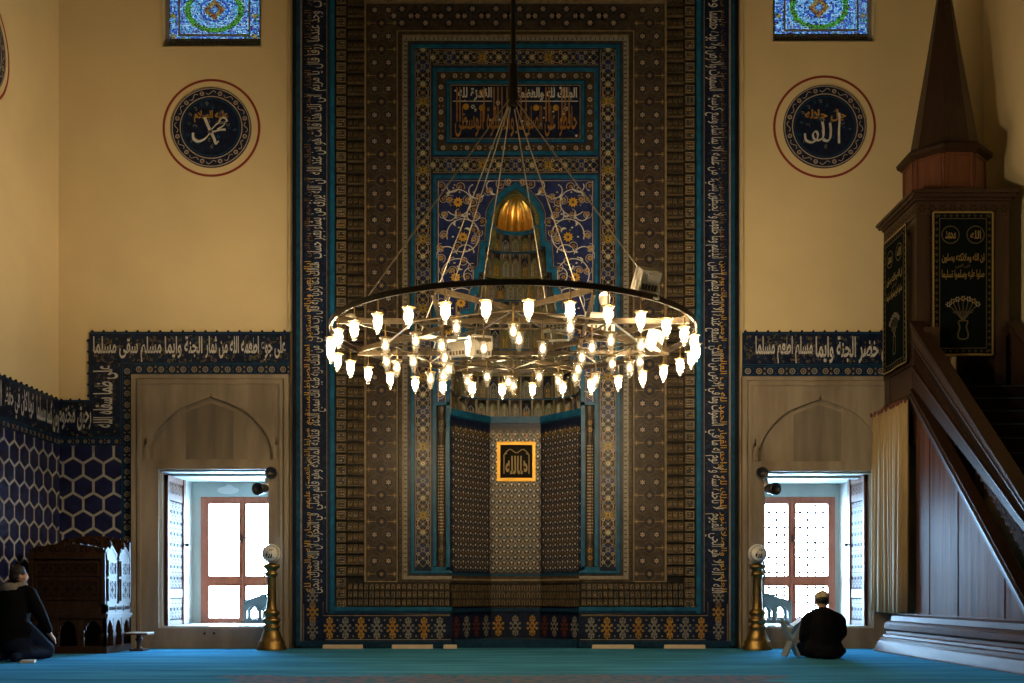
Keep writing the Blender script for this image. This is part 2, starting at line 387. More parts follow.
# ---- marble window surrounds, reveals, wooden windows
def mirror(u, s): return u if s < 0 else 1032 - u
def surround(n, win, s):
    u0, v0, u1, v1 = win
    root = S(empty('trim_%d' % n, loc=(0, 0, 0)))
    tag(root, 'beige marble surround with carved pointed arch round the %s window niche' % ('left' if s < 0 else 'right'), 'window surround')
    m = MB(); a, b = (134, 290) if s < 0 else (741, 897); T = 376 if s < 0 else 378
    slab(m, W, a, T, b, v0, 0, .018, marble); slab(m, W, (a + b) / 2 - 26, v0 - 78, (a + b) / 2 + 22, v0 - 10, .018, .020, marble3)
    outer = [(0, 4, .13), (4, 6, .085), (6, 9, .115), (9, 14, .08)]
    for d0, d1, h in outer:
        slab(m, W, a + d0, T + d0, a + d1, 648, 0, h, marble); slab(m, W, b - d1, T + d0, b - d0, 648, 0, h, marble)
        slab(m, W, a + d1, T + d0, b - d1, T + d1, 0, h, marble)
    slab(m, W, a + 14, v0 - 10, b - 14, v0, 0, .08, marble)
    slab(m, W, a + 14, v0, u0, 648, 0, .08, marble); slab(m, W, u1, v0, b - 14, 648, 0, .08, marble)
    slab(m, W, u0, v1, u1, 648, -.02, .08, marble); slab(m, W, u0 - 4, v0 - 4, u1 + 4, v0, .0, .10, marble)
    if s < 0:
        for u_ in (206, 215.5): disc(m, W, u_, 633.2, 1.4, .082, darkw, 8)
    slab(m, W, a + 2, 640.5, b - 2, 648, .0, .11, marble)
    cx = (a + b) / 2
    half = [(-64, v0 - 10), (-62.5, v0 - 28), (-52, v0 - 46), (-33, v0 - 63), (0, v0 - 76)]
    lf = spline(half, 5); rt = [(-u, v) for u, v in lf[::-1]]
    pts = [(cx + u, v) for u, v in lf + rt[1:]]
    for i_ in range(len(pts) - 1):
        p_, r_ = pts[i_], pts[i_ + 1]; m.bar(W(p_[0], p_[1], .055), W(r_[0], r_[1], .055), .05, .11, marble)
        p_, r_ = [(cx + (u - cx) * .90, v0 - 10 + (v - v0 + 10) * .88) for u, v in (p_, r_)]; m.bar(W(p_[0], p_[1], .02), W(r_[0], r_[1], .02), .025, .04, marble)
    k = len(lf)
    for p_, r_ in zip(pts, pts[1:]): poly(m, W, [p_, r_, (r_[0], T + 14), (p_[0], T + 14)], .075, marble)
    quad(m, W, a + 14, T + 14, pts[0][0], v0 - 10, .075, marble); quad(m, W, pts[-1][0], T + 14, b - 14, v0 - 10, .075, marble)
    m.build('casing', root)
    x0, x1, z0, z1 = wx(u0), wx(u1), wz(v1), wz(v0)
    m = MB()
    m.box(x0 - .02, x0 + .03, YB + .0, 18.6, z0, z1, marble2); m.box(x1 - .03, x1 + .02, YB, 18.6, z0, z1, marble2)
    m.box(x0, x1, YB, 18.6, z1 - .03, z1 + .02, marble2); m.box(x0, x1, YB - .03, 18.6, z0 - .02, z0 + .03, marble2)
    m.box(x0, x1, 17.15, 17.3, z1 - .07, z1 - .03, marble2)
    m.box(x0, x1, 18.44, 18.7, 2.49, z1, marble2)      # lintel over the wooden window
    m.build('reveal_lining', root)
    if s < 0:
        m = MB(); F = frameF((-4.83, 18.438, 2.60), (1, 0, 0), (0, 0, 1), (0, -1, 0)); disc(m, F, 0, 0, .19, .0, whitep, 16, ry=.065); disc(m, F, .02, .05, .07, .001, whitep, 12, ry=.05)
        m.build('plaster_patch', root)
    return root
for n, w, s in ((1, WIN[0], -1), (2, WIN[1], 1)): surround(n, w, s)

def casement(n, xs, s):
    """xs: outer, pane, pane, | pane, pane, outer"""
    root = S(empty('window_%d' % n)); z = [.312, .426, .972, 1.143, 2.372, 2.49]; y0, y1 = 18.46, 18.56
    tag(root, 'red-brown wooden casement of four panes, bright with daylight, in the %s niche' % ('left' if s < 0 else 'right'), 'window')
    m = MB()
    m.box(xs[0], xs[1], y0, y1, z[0], z[5], woodc); m.box(xs[4], xs[5], y0, y1, z[0], z[5], woodc)
    m.box(xs[2], xs[3], y0 + .001, y1, z[0], z[5], woodc)
    for a, b in ((0, 1), (2, 3), (4, 5)):
        m.box(xs[1], xs[2], y0 + .002, y1, z[a], z[b], woodc); m.box(xs[3], xs[4], y0 + .002, y1, z[a], z[b], woodc)
    # sash mouldings and the meeting line
    for a, b in ((1, 2), (3, 4)):
        for c, d in ((1, 2), (3, 4)):
            for q0, q1 in ((xs[a] - .018, xs[a]), (xs[b], xs[b] + .018)): m.box(q0, q1, y0 - .015, y0, z[c] - .018, z[d] + .018, woodc)
            for q0, q1 in ((z[c] - .018, z[c]), (z[d], z[d] + .018)): m.box(xs[a], xs[b], y0 - .015, y0, q0, q1, woodc)
    mx = (xs[2] + xs[3]) / 2; m.box(mx - .018, mx + .018, y0 - .022, y0, z[0], z[5], woodc)
    m.build('frame', root)
    for a, b in ((1, 2), (3, 4)):
        for c, d in ((1, 2), (3, 4)):
            p = MB(); p.box(xs[a], xs[b], y0 + .05, y0 + .056, z[c], z[d], pane); p.build('pane', root)
    h = MB(); h.box(mx - .012, mx + .012, y0 - .05, y0 - .02, 1.72, 1.84, iron); h.tube([(mx, y0 - .05, 1.79), (mx + .09, y0 - .06, 1.79)], .008, iron); h.build('handle', root)
    g = MB()
    for i in range(1, 11): x = xs[0] + (xs[5] - xs[0]) * i / 11; g.tube([(x, 18.7, .3), (x, 18.7, 2.5)], .016 if s > 0 else .008, ironw, 6)
    for i in range(1, 17): zz = .3 + 2.2 * i / 17; g.tube([(xs[0], 18.7, zz), (xs[5], 18.7, zz)], .016 if s > 0 else .008, ironw, 6)
    g.build('outer_grille', root)
casement(1, (-5.30, -5.162, -4.642, -4.527, -4.007, -3.88), -1)
casement(2, (4.03, 4.15, 4.698, 4.83, 5.38, 5.50), 1)
# solid fill between the wooden frame and the reveals
m = MB()
for x0, x1 in ((wx(160), -5.30), (-3.88, wx(270)), (wx(763), 4.03), (5.50, wx(872))): m.box(x0, x1, 18.47, 18.7, .28, 2.6, marble2)
for x0, x1 in ((wx(160), wx(270)), (wx(763), wx(872))): m.box(x0, x1, 18.45, 18.7, .2, .315, marble2)
o = S(m.build('trim_3')); tag(o, 'pale marble strips between the wooden window frames and the niche reveals', 'window trim')

def shutter(x, y0, y1, s, label):
    """carved leaf folded back against the reveal; its face looks along -s"""
    root = empty('window_shutter', label, 'shutter', (x, y0, .34)); L = y1 - y0; H = 2.36
    m = MB(); F = frameF((0, 0, 0), (0, 1, 0), (0, 0, 1), (-s, 0, 0))
    slab(m, F, 0, 0, L, H, -.045, -.012, woods)
    for a, b, c, d in ((0, 0, .09, H), (L - .09, 0, L, H), (.09, 0, L - .09, .08), (.09, .44, L - .09, .58), (.09, 1.98, L - .09, 2.09), (.09, H - .08, L - .09, H)):
        slab(m, F, a, b, c, d, -.03, .012, woods)
    slab(m, F, L - .10, 0, L + .005, H, -.05, .03, woodr); slab(m, F, 0, H - .09, L, H, -.05, .016, woodr)
    m.build('leaf', root)
    for a, b in ((.08, .44), (.58, 1.98), (2.09, H - .08)):
        q = MB(); quad(q, F, .09, a, L - .09, b, -.010, darkw); k = max(2, int((b - a) / .16)); dz = (b - a) / k; w = L - .18
        for j in range(k):
            zc = a + (j + .5) * dz
            for i in range(4):
                uc = .09 + w * (i + .5) / 4
                rosette(q, F, uc, zc, .075, 6, .004, woods, darkw, j * .5)
                if i < 3: rosette(q, F, uc + w / 8, zc + dz / 2, .05, 4, .003, woods, darkw) if j < k - 1 else None
            stroke(q, F, [(.09 + w * t / 24, zc + .4 * dz * sin(t * PI / 3)) for t in range(25)], .016, .006, woods)
            stroke(q, F, [(.09 + w * t / 24, zc - .4 * dz * sin(t * PI / 3)) for t in range(25)], .016, .007, woods)
        q.build('carved_panel', root)
    q = MB(); e = L - .03
    q.tube([F(e, 1.3, .012), F(e, 1.3, .05)], .018, iron, 8); q.ellipsoid(F(e, 1.3, .065), .028, .028, .028, iron, 10, 6); q.build('knob', root)
shutter(wx(160) + .09, 16.93, 17.80, -1, 'carved wooden shutter folded back inside the left window niche')
shutter(wx(872) - .09, 16.93, 17.70, 1, 'carved wooden shutter folded back inside the right window niche, beside the ochre curtain')

# ---- stained glass high in the wall
WS = 150.0     # brightness of the sky outside
def stain_mat(name, col):
    m_ = bpy.data.materials.new(name); m_.use_nodes = True; nt = m_.node_tree; nt.nodes.clear()
    o = nt.nodes.new('ShaderNodeOutputMaterial'); t = nt.nodes.new('ShaderNodeBsdfTransparent'); t.inputs[0].default_value = (*[c / WS for c in col], 1)
    g = nt.nodes.new('ShaderNodeBsdfGlossy'); g.inputs['Roughness'].default_value = .15; mx = nt.nodes.new('ShaderNodeMixShader'); mx.inputs[0].default_value = .04
    nt.links.new(t.outputs[0], mx.inputs[1]); nt.links.new(g.outputs[0], mx.inputs[2]); nt.links.new(mx.outputs[0], o.inputs[0]); return m_
SG = {k: stain_mat(k + '_stained_glass', c) for k, c in dict(blue=(.03, .12, .55), cyan=(.22, .58, .80), white=(.75, .9, 1.0), green=(.05, .36, .03), lime=(.2, .5, .06), orange=(.65, .22, .04), red=(.35, .05, .02), yellow=(.75, .5, .10), violet=(.15, .10, .45)).items()}
gyps = mat('gypsum_lattice', (.20, .19, .17), .9)
def stained(n, hole, gl, cen, s, label):
    root = S(empty('window_%d' % n)); tag(root, label, 'stained glass window')
    Y = YB + .16; F = wallF(Y); u0, u1, vb = gl; cx, cy = cen; rr = random.Random(n)
    gm = MB(); lm = MB(); cs = 1.55; nu = int((u1 - u0) / cs); cs = (u1 - u0) / nu; v = vb; j = 0
    gold_dots = [(u0 + 4.5, 4), (u1 - 4.5, 4)]
    while v > -128:
        for i in range(nu):
            a = u0 + i * cs; uc, vc = a + cs / 2, v - cs / 2
            per = 74.; dv = (vc - cy + per / 2) % per - per / 2; du = uc - cx
            e = math.hypot(du / 29., dv / 22.); bord = min(uc - u0, u1 - uc); bb = vb - vc
            k = None
            if min(bord, bb) < 9:
                t = (vc if bord < bb else uc) / 10.5; fr = (t % 1) - .5; q = min(bord, bb) - 4.5
                d = math.hypot(fr * 10.5, q)
                k = ('yellow' if d < 1.2 else 'orange' if d < 2.6 else rr.choice(['cyan', 'green', 'white', 'blue', 'blue'])) if int(t) % 2 else ('white' if d < 1.3 else rr.choice(['blue', 'cyan', 'violet', 'cyan', 'white']))
            elif min(bord, bb) < 10.6: k = None
            elif .82 < e < 1.02: k = rr.choice(['green', 'green', 'lime'])
            elif e <= .82:
                dd = abs(du) / 11 + abs(dv) / 11
                k = rr.choice(['cyan', 'white']) if dd < .3 else 'blue' if dd < .42 else rr.choice(['orange', 'orange', 'red', 'yellow']) if dd < 1 else rr.choice(['white', 'white', 'cyan', 'cyan', 'blue'])
                if dd >= 1 and .45 < e < .52: k = 'blue'
            else: k = rr.choice(['cyan', 'blue', 'cyan', 'white', 'white', 'violet'])
            w = .07 * cs + rr.random() * .08 * cs
            P4 = [(a, v), (a + cs, v), (a + cs, v - cs), (a, v - cs)]
            if k is None: poly(lm, F, P4, 0, gyps); poly(lm, F, P4, -.02, gyps); continue
            I4 = [(a + w, v - w), (a + cs - w, v - w), (a + cs - w, v - cs + w), (a + w, v - cs + w)]
            poly(gm, F, P4, -.003, SG[k])
            vs = [F(u, q, 0) for u, q in P4] + [F(u, q, 0) for u, q in I4]
            lm.add(vs, [(i2, (i2 + 1) % 4, 4 + (i2 + 1) % 4, 4 + i2) for i2 in range(4)], gyps)
        v -= cs
    # margin between the lattice and the opening
    h = hole
    slab(lm, F, h[0] - 2, -132, u0, h[3] + 3, -.05, .0, gyps); slab(lm, F, u1, -132, h[2] + 2, h[3] + 3, -.05, .0, gyps); slab(lm, F, u0, vb, u1, h[3] + 3, -.05, 0, gyps)
    gm.build('coloured_glass', root); lm.build('gypsum_lattice', root)
    b = MB(); frame_rect(b, W, h[0] - .5, h[3] + .5, h[2] + .5, -131, 1.2, -.02, .012, plaster2); b.build('plaster_edge', root)
stained(3, STAIN[0], (169, 259.5, 45.), (214.5, 10), -1, 'stained glass window with green oval above the left round panel')
stained(4, STAIN[1], (774.5, 868, 40.), (819, 7), 1, 'stained glass window with green oval above the right round panel')

# ---- round calligraphy panels
def roundel(name, F, cu, cv, R0, R1, kind, label, k=1.0, up=-1):
    """R0 red ring, R1 disc radius, in the units of F; up = -1 where v grows downwards"""
    root = empty(name, label, 'wall roundel')
    d = MB(); n = 72
    vs = [F(cu + R1 * cos(2 * PI * i / n), cv + R1 * sin(2 * PI * i / n), h) for h in (0, .022) for i in range(n)]
    d.add(vs, [list(range(n, 2 * n))] + [(i, (i + 1) % n, n + (i + 1) % n, n + i) for i in range(n)], navy)
    d.build('disc', root)
    r = MB(); ring(r, F, cu, cv, R0 - 2.4 * k, R0, .004, redpaint, n); r.build('painted_ring', root)
    b = MB()
    ring(b, F, cu, cv, R1 - 1.7 * k, R1 - .7 * k, .024, pink, n); ring(b, F, cu, cv, R1 - 9.6 * k, R1 - 8.6 * k, .024, pink, n); ring(b, F, cu, cv, R1 - 12 * k, R1 - 11 * k, .024, dteal, n)
    for i in range(12):
        a = 2 * PI * i / 12 + .26; x, y = cu + (R1 - 5.2 * k) * cos(a), cv + (R1 - 5.2 * k) * sin(a)
        ring(b, F, x, y, 1.3 * k, 2.3 * k, .024, pink, 9); disc(b, F, x, y, .7 * k, .024, gold, 6)
        pts = [(cu + (R1 - 5.2 * k + 1.8 * k * sin((t - 4) * PI / 4)) * cos(a + .26 + (t - 4) * .036), cv + (R1 - 5.2 * k + 1.8 * k * sin((t - 4) * PI / 4)) * sin(a + .26 + (t - 4) * .036)) for t in range(9)]
        stroke(b, F, pts, .75 * k, .024, pink)
    rr = random.Random(3)
    for i in range(26):
        a = rr.random() * 2 * PI; q = (R1 - 14 * k) * math.sqrt(rr.random()); x, y = cu + q * cos(a), cv + q * sin(a)
        stroke(b, F, arc(x, y, 1.8 * k, a, a + 3.4, 6), .5 * k, .0238, teal if i % 2 else grey); disc(b, F, x, y, .6 * k, .0238, teal if i % 3 else grey, 5)
    b.build('border_ornament', root)
    if not kind: return root
    t = MB(); q = lambda pts: [(cu + x * k, cv + y * k) for x, y in pts]
    nib = (-.9, .38)
    if kind == 'm':
        T = [([(16, -5.5), (14.5, -9), (11, -9.5), (8.5, -6.5), (10, -4.2), (14, -5), (12, -1.5), (6, 2)], 1.9),
             ([(14, -4.6), (7, -4), (2, .5), (-1.5, 4), (3, 4.2), (9, 2.5), (14.5, 2.2)], 2.2),
             ([(1, 2.5), (-2, 7), (-7, 12), (-13, 14), (-17.5, 11), (-18, 5.5)], 2.8),
             ([(-6.5, -10), (-4.5, -5), (-1, 3), (2.5, 10), (5, 16), (7.5, 13.5)], 2.8)]
        write(t, F, 'عليه السلام', cu - 17 * k, cu + 17 * k, cv - 5 * k, cv - 17 * k, .0245, gold, .03)
    else:
        T = [([(14, -13.5), (14.6, -6), (14, 4), (14, 17)], 2.6),
             ([(5, -3.5), (5.8, 4), (5, 12), (2, 14.5), (-2, 13)], 2.7),
             ([(-2.5, -4.5), (-1.5, 3), (-2, 11), (-6, 14)], 2.7),
             ([(-6, 14), (-10.5, 13), (-12, 8), (-9, 5), (-7, 9), (-9, 14), (-14, 16), (-19, 13.5), (-20, 7)], 2.3)]
        write(t, F, 'جل جلاله', cu - 20 * k, cu + 21 * k, cv - 5 * k, cv - 17 * k, .0245, gold, .03)
    for pts, w in T: stroke(t, F, spline(q(pts), 7), w * 1.1 * k, .0255, white, nib=nib)
    t.build('calligraphy', root)
    return root
roundel('calligraphy_roundel', W, 211.5, 128, 49, 40, 'm', 'round navy calligraphy panel in a red ring, left of the tiled prayer niche')
roundel('calligraphy_roundel', W, 824.5, 127, 51.5, 41.5, 'a', 'round navy calligraphy panel in a red ring, between right stained window and pulpit spire')
FL = frameF((XL, 0, 0), (0, 1, 0), (0, 0, 1), (1, 0, 0))
roundel('calligraphy_roundel', FL, 14.42, 8.24, .78, .64, None, 'round dark panel in a red ring on the left side wall', KB)

# ---- tile friezes and hexagon dado
def crest(mb, F, a, b, v, step, r, up=-1, vert=False):
    n = max(1, int(abs(b - a) / step)); sg = 1 if b > a else -1
    P0, P1 = ((v - up * 0, a - r), (v - r * .5, b + r)) if vert else ((a - r, v), (b + r, v + up * r * .5)); slab(mb, F, P0[0], P0[1], P1[0], P1[1], 0, .029, navy)
    for i in range(n + 1):
        t = a + sg * step * i
        p = [(t - r, 0), (t - r * .7, r * .9), (t, r * 1.7), (t + r * .7, r * .9), (t + r, 0)]
        if vert: p = [(v - y, x) for x, y in p]
        else: p = [(x, v + up * y) for x, y in p]
        n_ = len(p); vs = [F(x, y, h) for h in (0, .03) for x, y in p]
        mb.add(vs, [list(range(n_, 2 * n_))] + [(k, (k + 1) % n_, n_ + (k + 1) % n_, n_ + k) for k in range(n_)], navy)
def circ_strip(mb, F, u0, v0, u1, v1, h, step, k=1., mc=None, ml=None):
    """a strip of little rings and dots, along its longer side"""
    mc = mc or grey; ml = ml or dteal
    hor = abs(u1 - u0) > abs(v1 - v0); A, B = (u0, u1) if hor else (v0, v1); w = abs(v1 - v0) if hor else abs(u1 - u0); c = (v0 + v1) / 2 if hor else (u0 + u1) / 2
    n = max(1, round(abs(B - A) / step)); st = (B - A) / n
    pt = (lambda a, b: (a, b)) if hor else (lambda a, b: (b, a))
    for i in range(n):
        t = A + (i + .5) * st; x, y = pt(t, c); ring(mb, F, x, y, w * .17, w * .29, h, mc, 9); disc(mb, F, x, y, w * .10, h, gold if i % 2 else mc, 6)
        for sg in (-1, 1):
            x, y = pt(t + st / 2, c + sg * w * .22); disc(mb, F, x, y, w * .11, h, tan if i % 2 else ml, 6)
            x, y = pt(t + st / 2, c + sg * w * .05)
    for sg in (-1, 1):
        p, q = pt(A, c + sg * w * .42), pt(B, c + sg * w * .42); stroke(mb, F, [p, q], w * .07, h, ml)
def foliage(mb, F, u0, v0, u1, v1, h, n, r, rr, cols):
    for i in range(n):
        x, y = u0 + rr.random() * (u1 - u0), v0 + rr.random() * (v1 - v0); m_ = rr.choice(cols); a = rr.random() * 6.28
        if rr.random() < .5: stroke(mb, F, arc(x, y, r, a, a + 3.5, 5), r * .35, h, m_)
        else: rosette(mb, F, x, y, r, 5, h, m_, navy, a)
rr = random.Random(11)
olive = mat('olive_tile', (.115, .10, .022), TS, var=.3, scale=15)
root = empty('tile_frieze', 'navy tile frieze with white script, stepping down round the left window', 'tile frieze')
g = MB(); h0 = .028
for a in ((90, 333, 290, 376), (90, 376, 134, 446), (58.7, 401, 90, 446), (122, 446, 134, 646)): slab(g, W, a[0], a[1], a[2], a[3], 0, h0, navy)
g.build('ground', root)
o = MB(); h = h0 + .002
for a in ((92, 335.5, 289, 339), ): pass
foliage(o, W, 94, 337, 288, 362, h, 330, 1.5, rr, [olive, olive, dteal, tan]); foliage(o, W, 93, 363, 119, 401, h, 50, 1.5, rr, [olive, dteal]); foliage(o, W, 60, 404, 120, 436, h, 70, 1.5, rr, [olive, olive, dteal, tan])
for pts in ([(90.6, 402), (90.6, 333.8), (290, 333.8)], [(290, 363.6), (121.2, 363.6), (121.2, 438)], [(58.7, 401.6), (90.5, 401.6)], [(58.7, 437.6), (121, 437.6)], [(290, 375.4), (133.2, 375.4), (133.2, 646)], [(58.7, 445.4), (122.5, 445.4), (122.5, 646)]):
    stroke(o, W, pts, .9, h + .001, dteal)
circ_strip(o, W, 134, 364.4, 289, 375, h, 11); circ_strip(o, W, 122.5, 366, 133, 645, h, 11); circ_strip(o, W, 58.7, 438.3, 121, 445, h, 8)
o.build('ornament', root)
t = MB(); hh = h0 + .006
write(t, W, 'على جوع اطعمه الله من ثمار', 206, 286, 362.5, 336.5, hh, white, .022); write(t, W, 'الجنة وايما مسلم سقى مسلما', 94, 203, 362.5, 336.5, hh, white, .022)
t.build('lettering', root)
t = MB(); write(t, W, 'على ظما سقاه الله', 0, 62, 0, 25, hh, white, .022, T=lambda u, v: (119 - v, 428 - u))
t.build('lettering', root)
t = MB(); write(t, W, 'رحيق مختوم', 59.5, 92, 434.5, 406, hh, white, .022); t.build('lettering', root)
c = MB(); crest(c, W, 93, 288, 333, 11.3, 1.7); crest(c, W, 62, 88, 401, 9, 1.5); crest(c, W, 341, 396, 90, 11, 1.6, vert=True); c.build('crest', root)

root = empty('tile_frieze', 'short navy tile frieze with white script above right window, ending at the pulpit', 'tile frieze')
g = MB(); slab(g, W, 742, 333, 897, 378, 0, h0, navy); g.build('ground', root)
o = MB(); foliage(o, W, 744, 336, 895, 363, h, 260, 1.5, rr, [olive, olive, dteal, tan]); circ_strip(o, W, 742, 366, 897, 377, h, 11)
for v in (333.8, 365, 377.4): stroke(o, W, [(742, v), (897, v)], .9, h, dteal)
o.build('ornament', root)
t = MB(); write(t, W, 'من خضر الجنة وايما', 815, 893, 364, 336.5, hh, white, .022); write(t, W, 'مسلم اطعم مسلما', 755, 812, 364, 336.5, hh, white, .022); t.build('lettering', root)
c = MB(); crest(c, W, 745, 893, 333, 11.3, 1.7); c.build('crest', root)

zt, zb, z2 = wz(401), wz(437), wz(446)
root = empty('tile_frieze', 'navy tile frieze with white script along the left side wall', 'tile frieze')
g = MB(); slab(g, FL, 10., z2, YB - .03, zt, 0, h0, navy); g.build('ground', root)
o = MB(); foliage(o, FL, 13, zb, YB, zt - .03, h, 170, .023, rr, [olive, olive, dteal, tan]); circ_strip(o, FL, 10, z2, YB, zb - .02, h, .14)
for v in (zt - .012, zb, z2 + .01): stroke(o, FL, [(10, v), (YB, v)], .014, h, dteal)
o.build('ornament', root)
t = MB(); write(t, FL, 'ومن كسا مسلما', 16.0, 16.78, zb + .04, zt - .06, hh, white, .022); write(t, FL, 'ثوبا كان في حفظ', 15.0, 15.9, zb + .04, zt - .06, hh, white, .022); write(t, FL, 'الله تعالى', 14.1, 14.9, zb + .04, zt - .06, hh, white, .022); write(t, FL, 'على جوع اطعمه الله', 12.8, 14.0, zb + .04, zt - .06, hh, white, .022); t.build('lettering', root)
c = MB(); crest(c, FL, 10.1, YB - .1, zt, .17, .026, up=1); c.build('crest', root)

def clip(pts, u0, v0, u1, v1):
    for ax, lim, sg in ((0, u0, 1), (0, u1, -1), (1, v0, 1), (1, v1, -1)):
        out = []
        for i in range(len(pts)):
            a, b = pts[i - 1], pts[i]; da, db = (a[ax] - lim) * sg, (b[ax] - lim) * sg
            if (da >= 0) != (db >= 0): t = da / (da - db); out.append((a[0] + (b[0] - a[0]) * t, a[1] + (b[1] - a[1]) * t))
            if db >= 0: out.append(b)
        pts = out
        if len(pts) < 3: return []
    return pts
hexb = mat('hexagon_blue_tile', (.008, .011, .055), .3, var=.5, scale=6)
def hexes(mb, F, u0, v0, u1, v1, w, h, off=0.):
    r = w / math.sqrt(3); dz = r * 1.5; j = 0; v = v0 - r
    while v < v1 + r:
        u = u0 - w + off + (w / 2 if j % 2 else 0)
        while u < u1 + w:
            for rad, m_, hx in ((r * .885, tan, h), (r * .865, hexb, h + .002)):
                p = clip([(u + rad * sin(PI / 3 * k), v + rad * cos(PI / 3 * k)) for k in range(6)], u0, v0, u1, v1)
                if p: poly(mb, F, p, hx, m_)
            u += w
        v += dz; j += 1
groutm = mat('pale_tile_border', (.32, .315, .29), .4, var=.15, scale=10)
root = empty('hexagon_tile_dado', 'dark blue hexagon tiles with pale borders left of the left window, above the carved seat', 'tile dado')
m = MB(); slab(m, W, 58.7, 446, 122, 646, 0, .02, groutm); m.build('ground', root); m = MB(); hexes(m, W, 58.7, 446, 122, 646, 20.3, .022, 15); m.build('tile_field', root)
root = empty('hexagon_tile_dado', 'dark blue hexagon tiles with pale borders along the left side wall', 'tile dado')
m = MB(); slab(m, FL, 10, 0, YB - .02, z2, 0, .02, groutm); m.build('ground', root); m = MB(); hexes(m, FL, 10, 0.0, YB - .02, z2, 20.3 * KB, .022, .1); m.build('tile_field', root)
# ------------------------------------------------------------------ the tiled mihrab
MC = 515.5
def mr(u): return 2 * MC - u
mih = empty('mihrab', 'tall tiled prayer niche of teal, navy and gold bands at the centre of the wall', 'prayer niche', (0, YW, 0))
def mb_build(mb, name, parent=None):
    o = mb.build(name, parent or mih)
    if not parent: o.location = (0, -YW, 0)
    return o
MTOP = -74
def pair(fn):
    """build left and its mirror"""
    for s in (0, 1): fn((lambda u: u) if s == 0 else mr, s)
def vslab(mb, F, f, u0, v0, u1, v1, h0, h1, m_): slab(mb, F, f(u0), v0, f(u1), v1, h0, h1, m_)
M0 = wallF(YW)
# backing body
bk = MB()
pair(lambda f, s: vslab(bk, M0, f, 293, MTOP, 366, 648, -.30, -.06, black))
pair(lambda f, s: vslab(bk, M0, f, 366, 2, 450, 648, -.30, -.14, black))
slab(bk, M0, 366, MTOP, mr(366), 30, -.30, -.06, black); slab(bk, M0, 437, 30, mr(437), 180, -.30, -.14, black)
mb_build(bk, 'body')
# 1 outer edge and great inscription band
eb = MB()
pair(lambda f, s: (vslab(eb, M0, f, 293, MTOP, 297, 646, -.06, .05, black), vslab(eb, M0, f, 297, MTOP, 301.2, 646, -.06, .062, dteal), vslab(eb, M0, f, 301.2, MTOP, 302.6, 641, -.06, .070, grey)))
slab(eb, M0, 302, 641, 452, 647, -.06, .05, dkblue); slab(eb, M0, mr(302), 641, mr(452), 647, -.06, .05, dkblue)
slab(eb, M0, 293, MTOP - 3, mr(293), MTOP, -.06, .06, dteal)
mb_build(eb, 'outer_moulding')
def dbl(a, b, w=1.):  # doubled teal line
    return ((a, a + (b - a) * .42, dkblue, .048), (a + (b - a) * .42, b, teal, .058))
ib = MB()
pair(lambda f, s: vslab(ib, M0, f, 302.6, MTOP, 328, 641, -.06, .03, navy))
slab(ib, M0, 328, 613.5, 452, 641, -.06, .03, navy); slab(ib, M0, mr(328), 613.5, mr(452), 641, -.06, .03, navy)
ibo = mb_build(ib, 'inscription_band')
rr = random.Random(5)
fo = MB(); pair(lambda f, s: foliage(fo, M0, min(f(304.5), f(326)), MTOP, max(f(304.5), f(326)), 600, .032, 620, 1.5, rr, [dteal, dteal, brown, dkblue]))
pair(lambda f, s: stroke(fo, M0, [(f(327.2), MTOP), (f(327.2), 612), (f(450), 612 + 2.8)], .8, .033, tan))
ko = mb_build(fo, 'foliage_ground', ibo); ko.location = (0, 0, 0)
lt = MB()
seg = 668. / 8
for i in range(8):
    a, b = MTOP + i * seg + 3, MTOP + (i + 1) * seg - 1
    # left: the foot of the letters to the right, the line reads downwards
    write(lt, M0, MIH[i], 0, b - a, 0, 19, .040, white, .002, T=lambda u, v, b=b, a=a: (326.6 - v, a + ((b - a) - u)))
    # right: mirrored side, the line reads upwards
    write(lt, M0, KURSI[i], 0, b - a, 0, 19, .040, white, .002, T=lambda u, v, b=b, a=a, i=i: (mr(326.6) + v, (a + b) - a - (b - a) + (u) if False else (MTOP + (7 - i) * seg + 3) + u))
lo = mb_build(lt, 'white_script', ibo)
ku = MB()
kk = ['العلم نور والصلاة نور', 'الملك لله الواحد القهار', 'الحمد لله رب العالمين', 'الرحمن الرحيم مالك يوم الدين', 'اياك نعبد واياك نستعين', 'اهدنا الصراط المستقيم', 'صراط الذين انعمت عليهم', 'سبحان الله والحمد لله']
for i in range(8):
    a, b = MTOP + i * seg + 2, MTOP + (i + 1) * seg - 2
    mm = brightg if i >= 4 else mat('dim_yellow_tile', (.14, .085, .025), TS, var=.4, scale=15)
    write(ku, M0, kk[i], 0, b - a, 0, 8.8, .044, mm, .0, T=lambda u, v, b=b, a=a: (313.4 - v, b - u))
    write(ku, M0, kk[7 - i], 0, b - a, 0, 8.8, .044, mm, .0, T=lambda u, v, b=b, a=a: (mr(313.4) + v, a + u))
ko = mb_build(ku, 'gold_script', ibo)
# bottom flower row
fl = MB()
def palmette(mb, F, u, v, r, h, mm, core):
    for k in range(8):
        a = 2 * PI * k / 8 + PI / 8; disc(mb, F, u + .70 * r * cos(a), v + .95 * r * sin(a), r * .21, h, mm, 7); stroke(mb, F, [(u, v), (u + .6 * r * cos(a), v + .8 * r * sin(a))], r * .14, h, mm)
    for sg in (-1, 1): disc(mb, F, u, v + sg * 1.35 * r, r * .2, h, mm, 6); disc(mb, F, u + .32 * r, v + sg * 1.2 * r, r * .14, h, mm, 6); disc(mb, F, u - .32 * r, v + sg * 1.2 * r, r * .14, h, mm, 6); stroke(mb, F, [(u, v), (u, v + sg * 1.3 * r)], r * .12, h, mm)
    ring(mb, F, u, v, r * .26, r * .46, h + .001, mm, 8); disc(mb, F, u, v, r * .26, h + .002, core, 6)
redt = mat('dull_red_tile', (.10, .025, .015), TS)
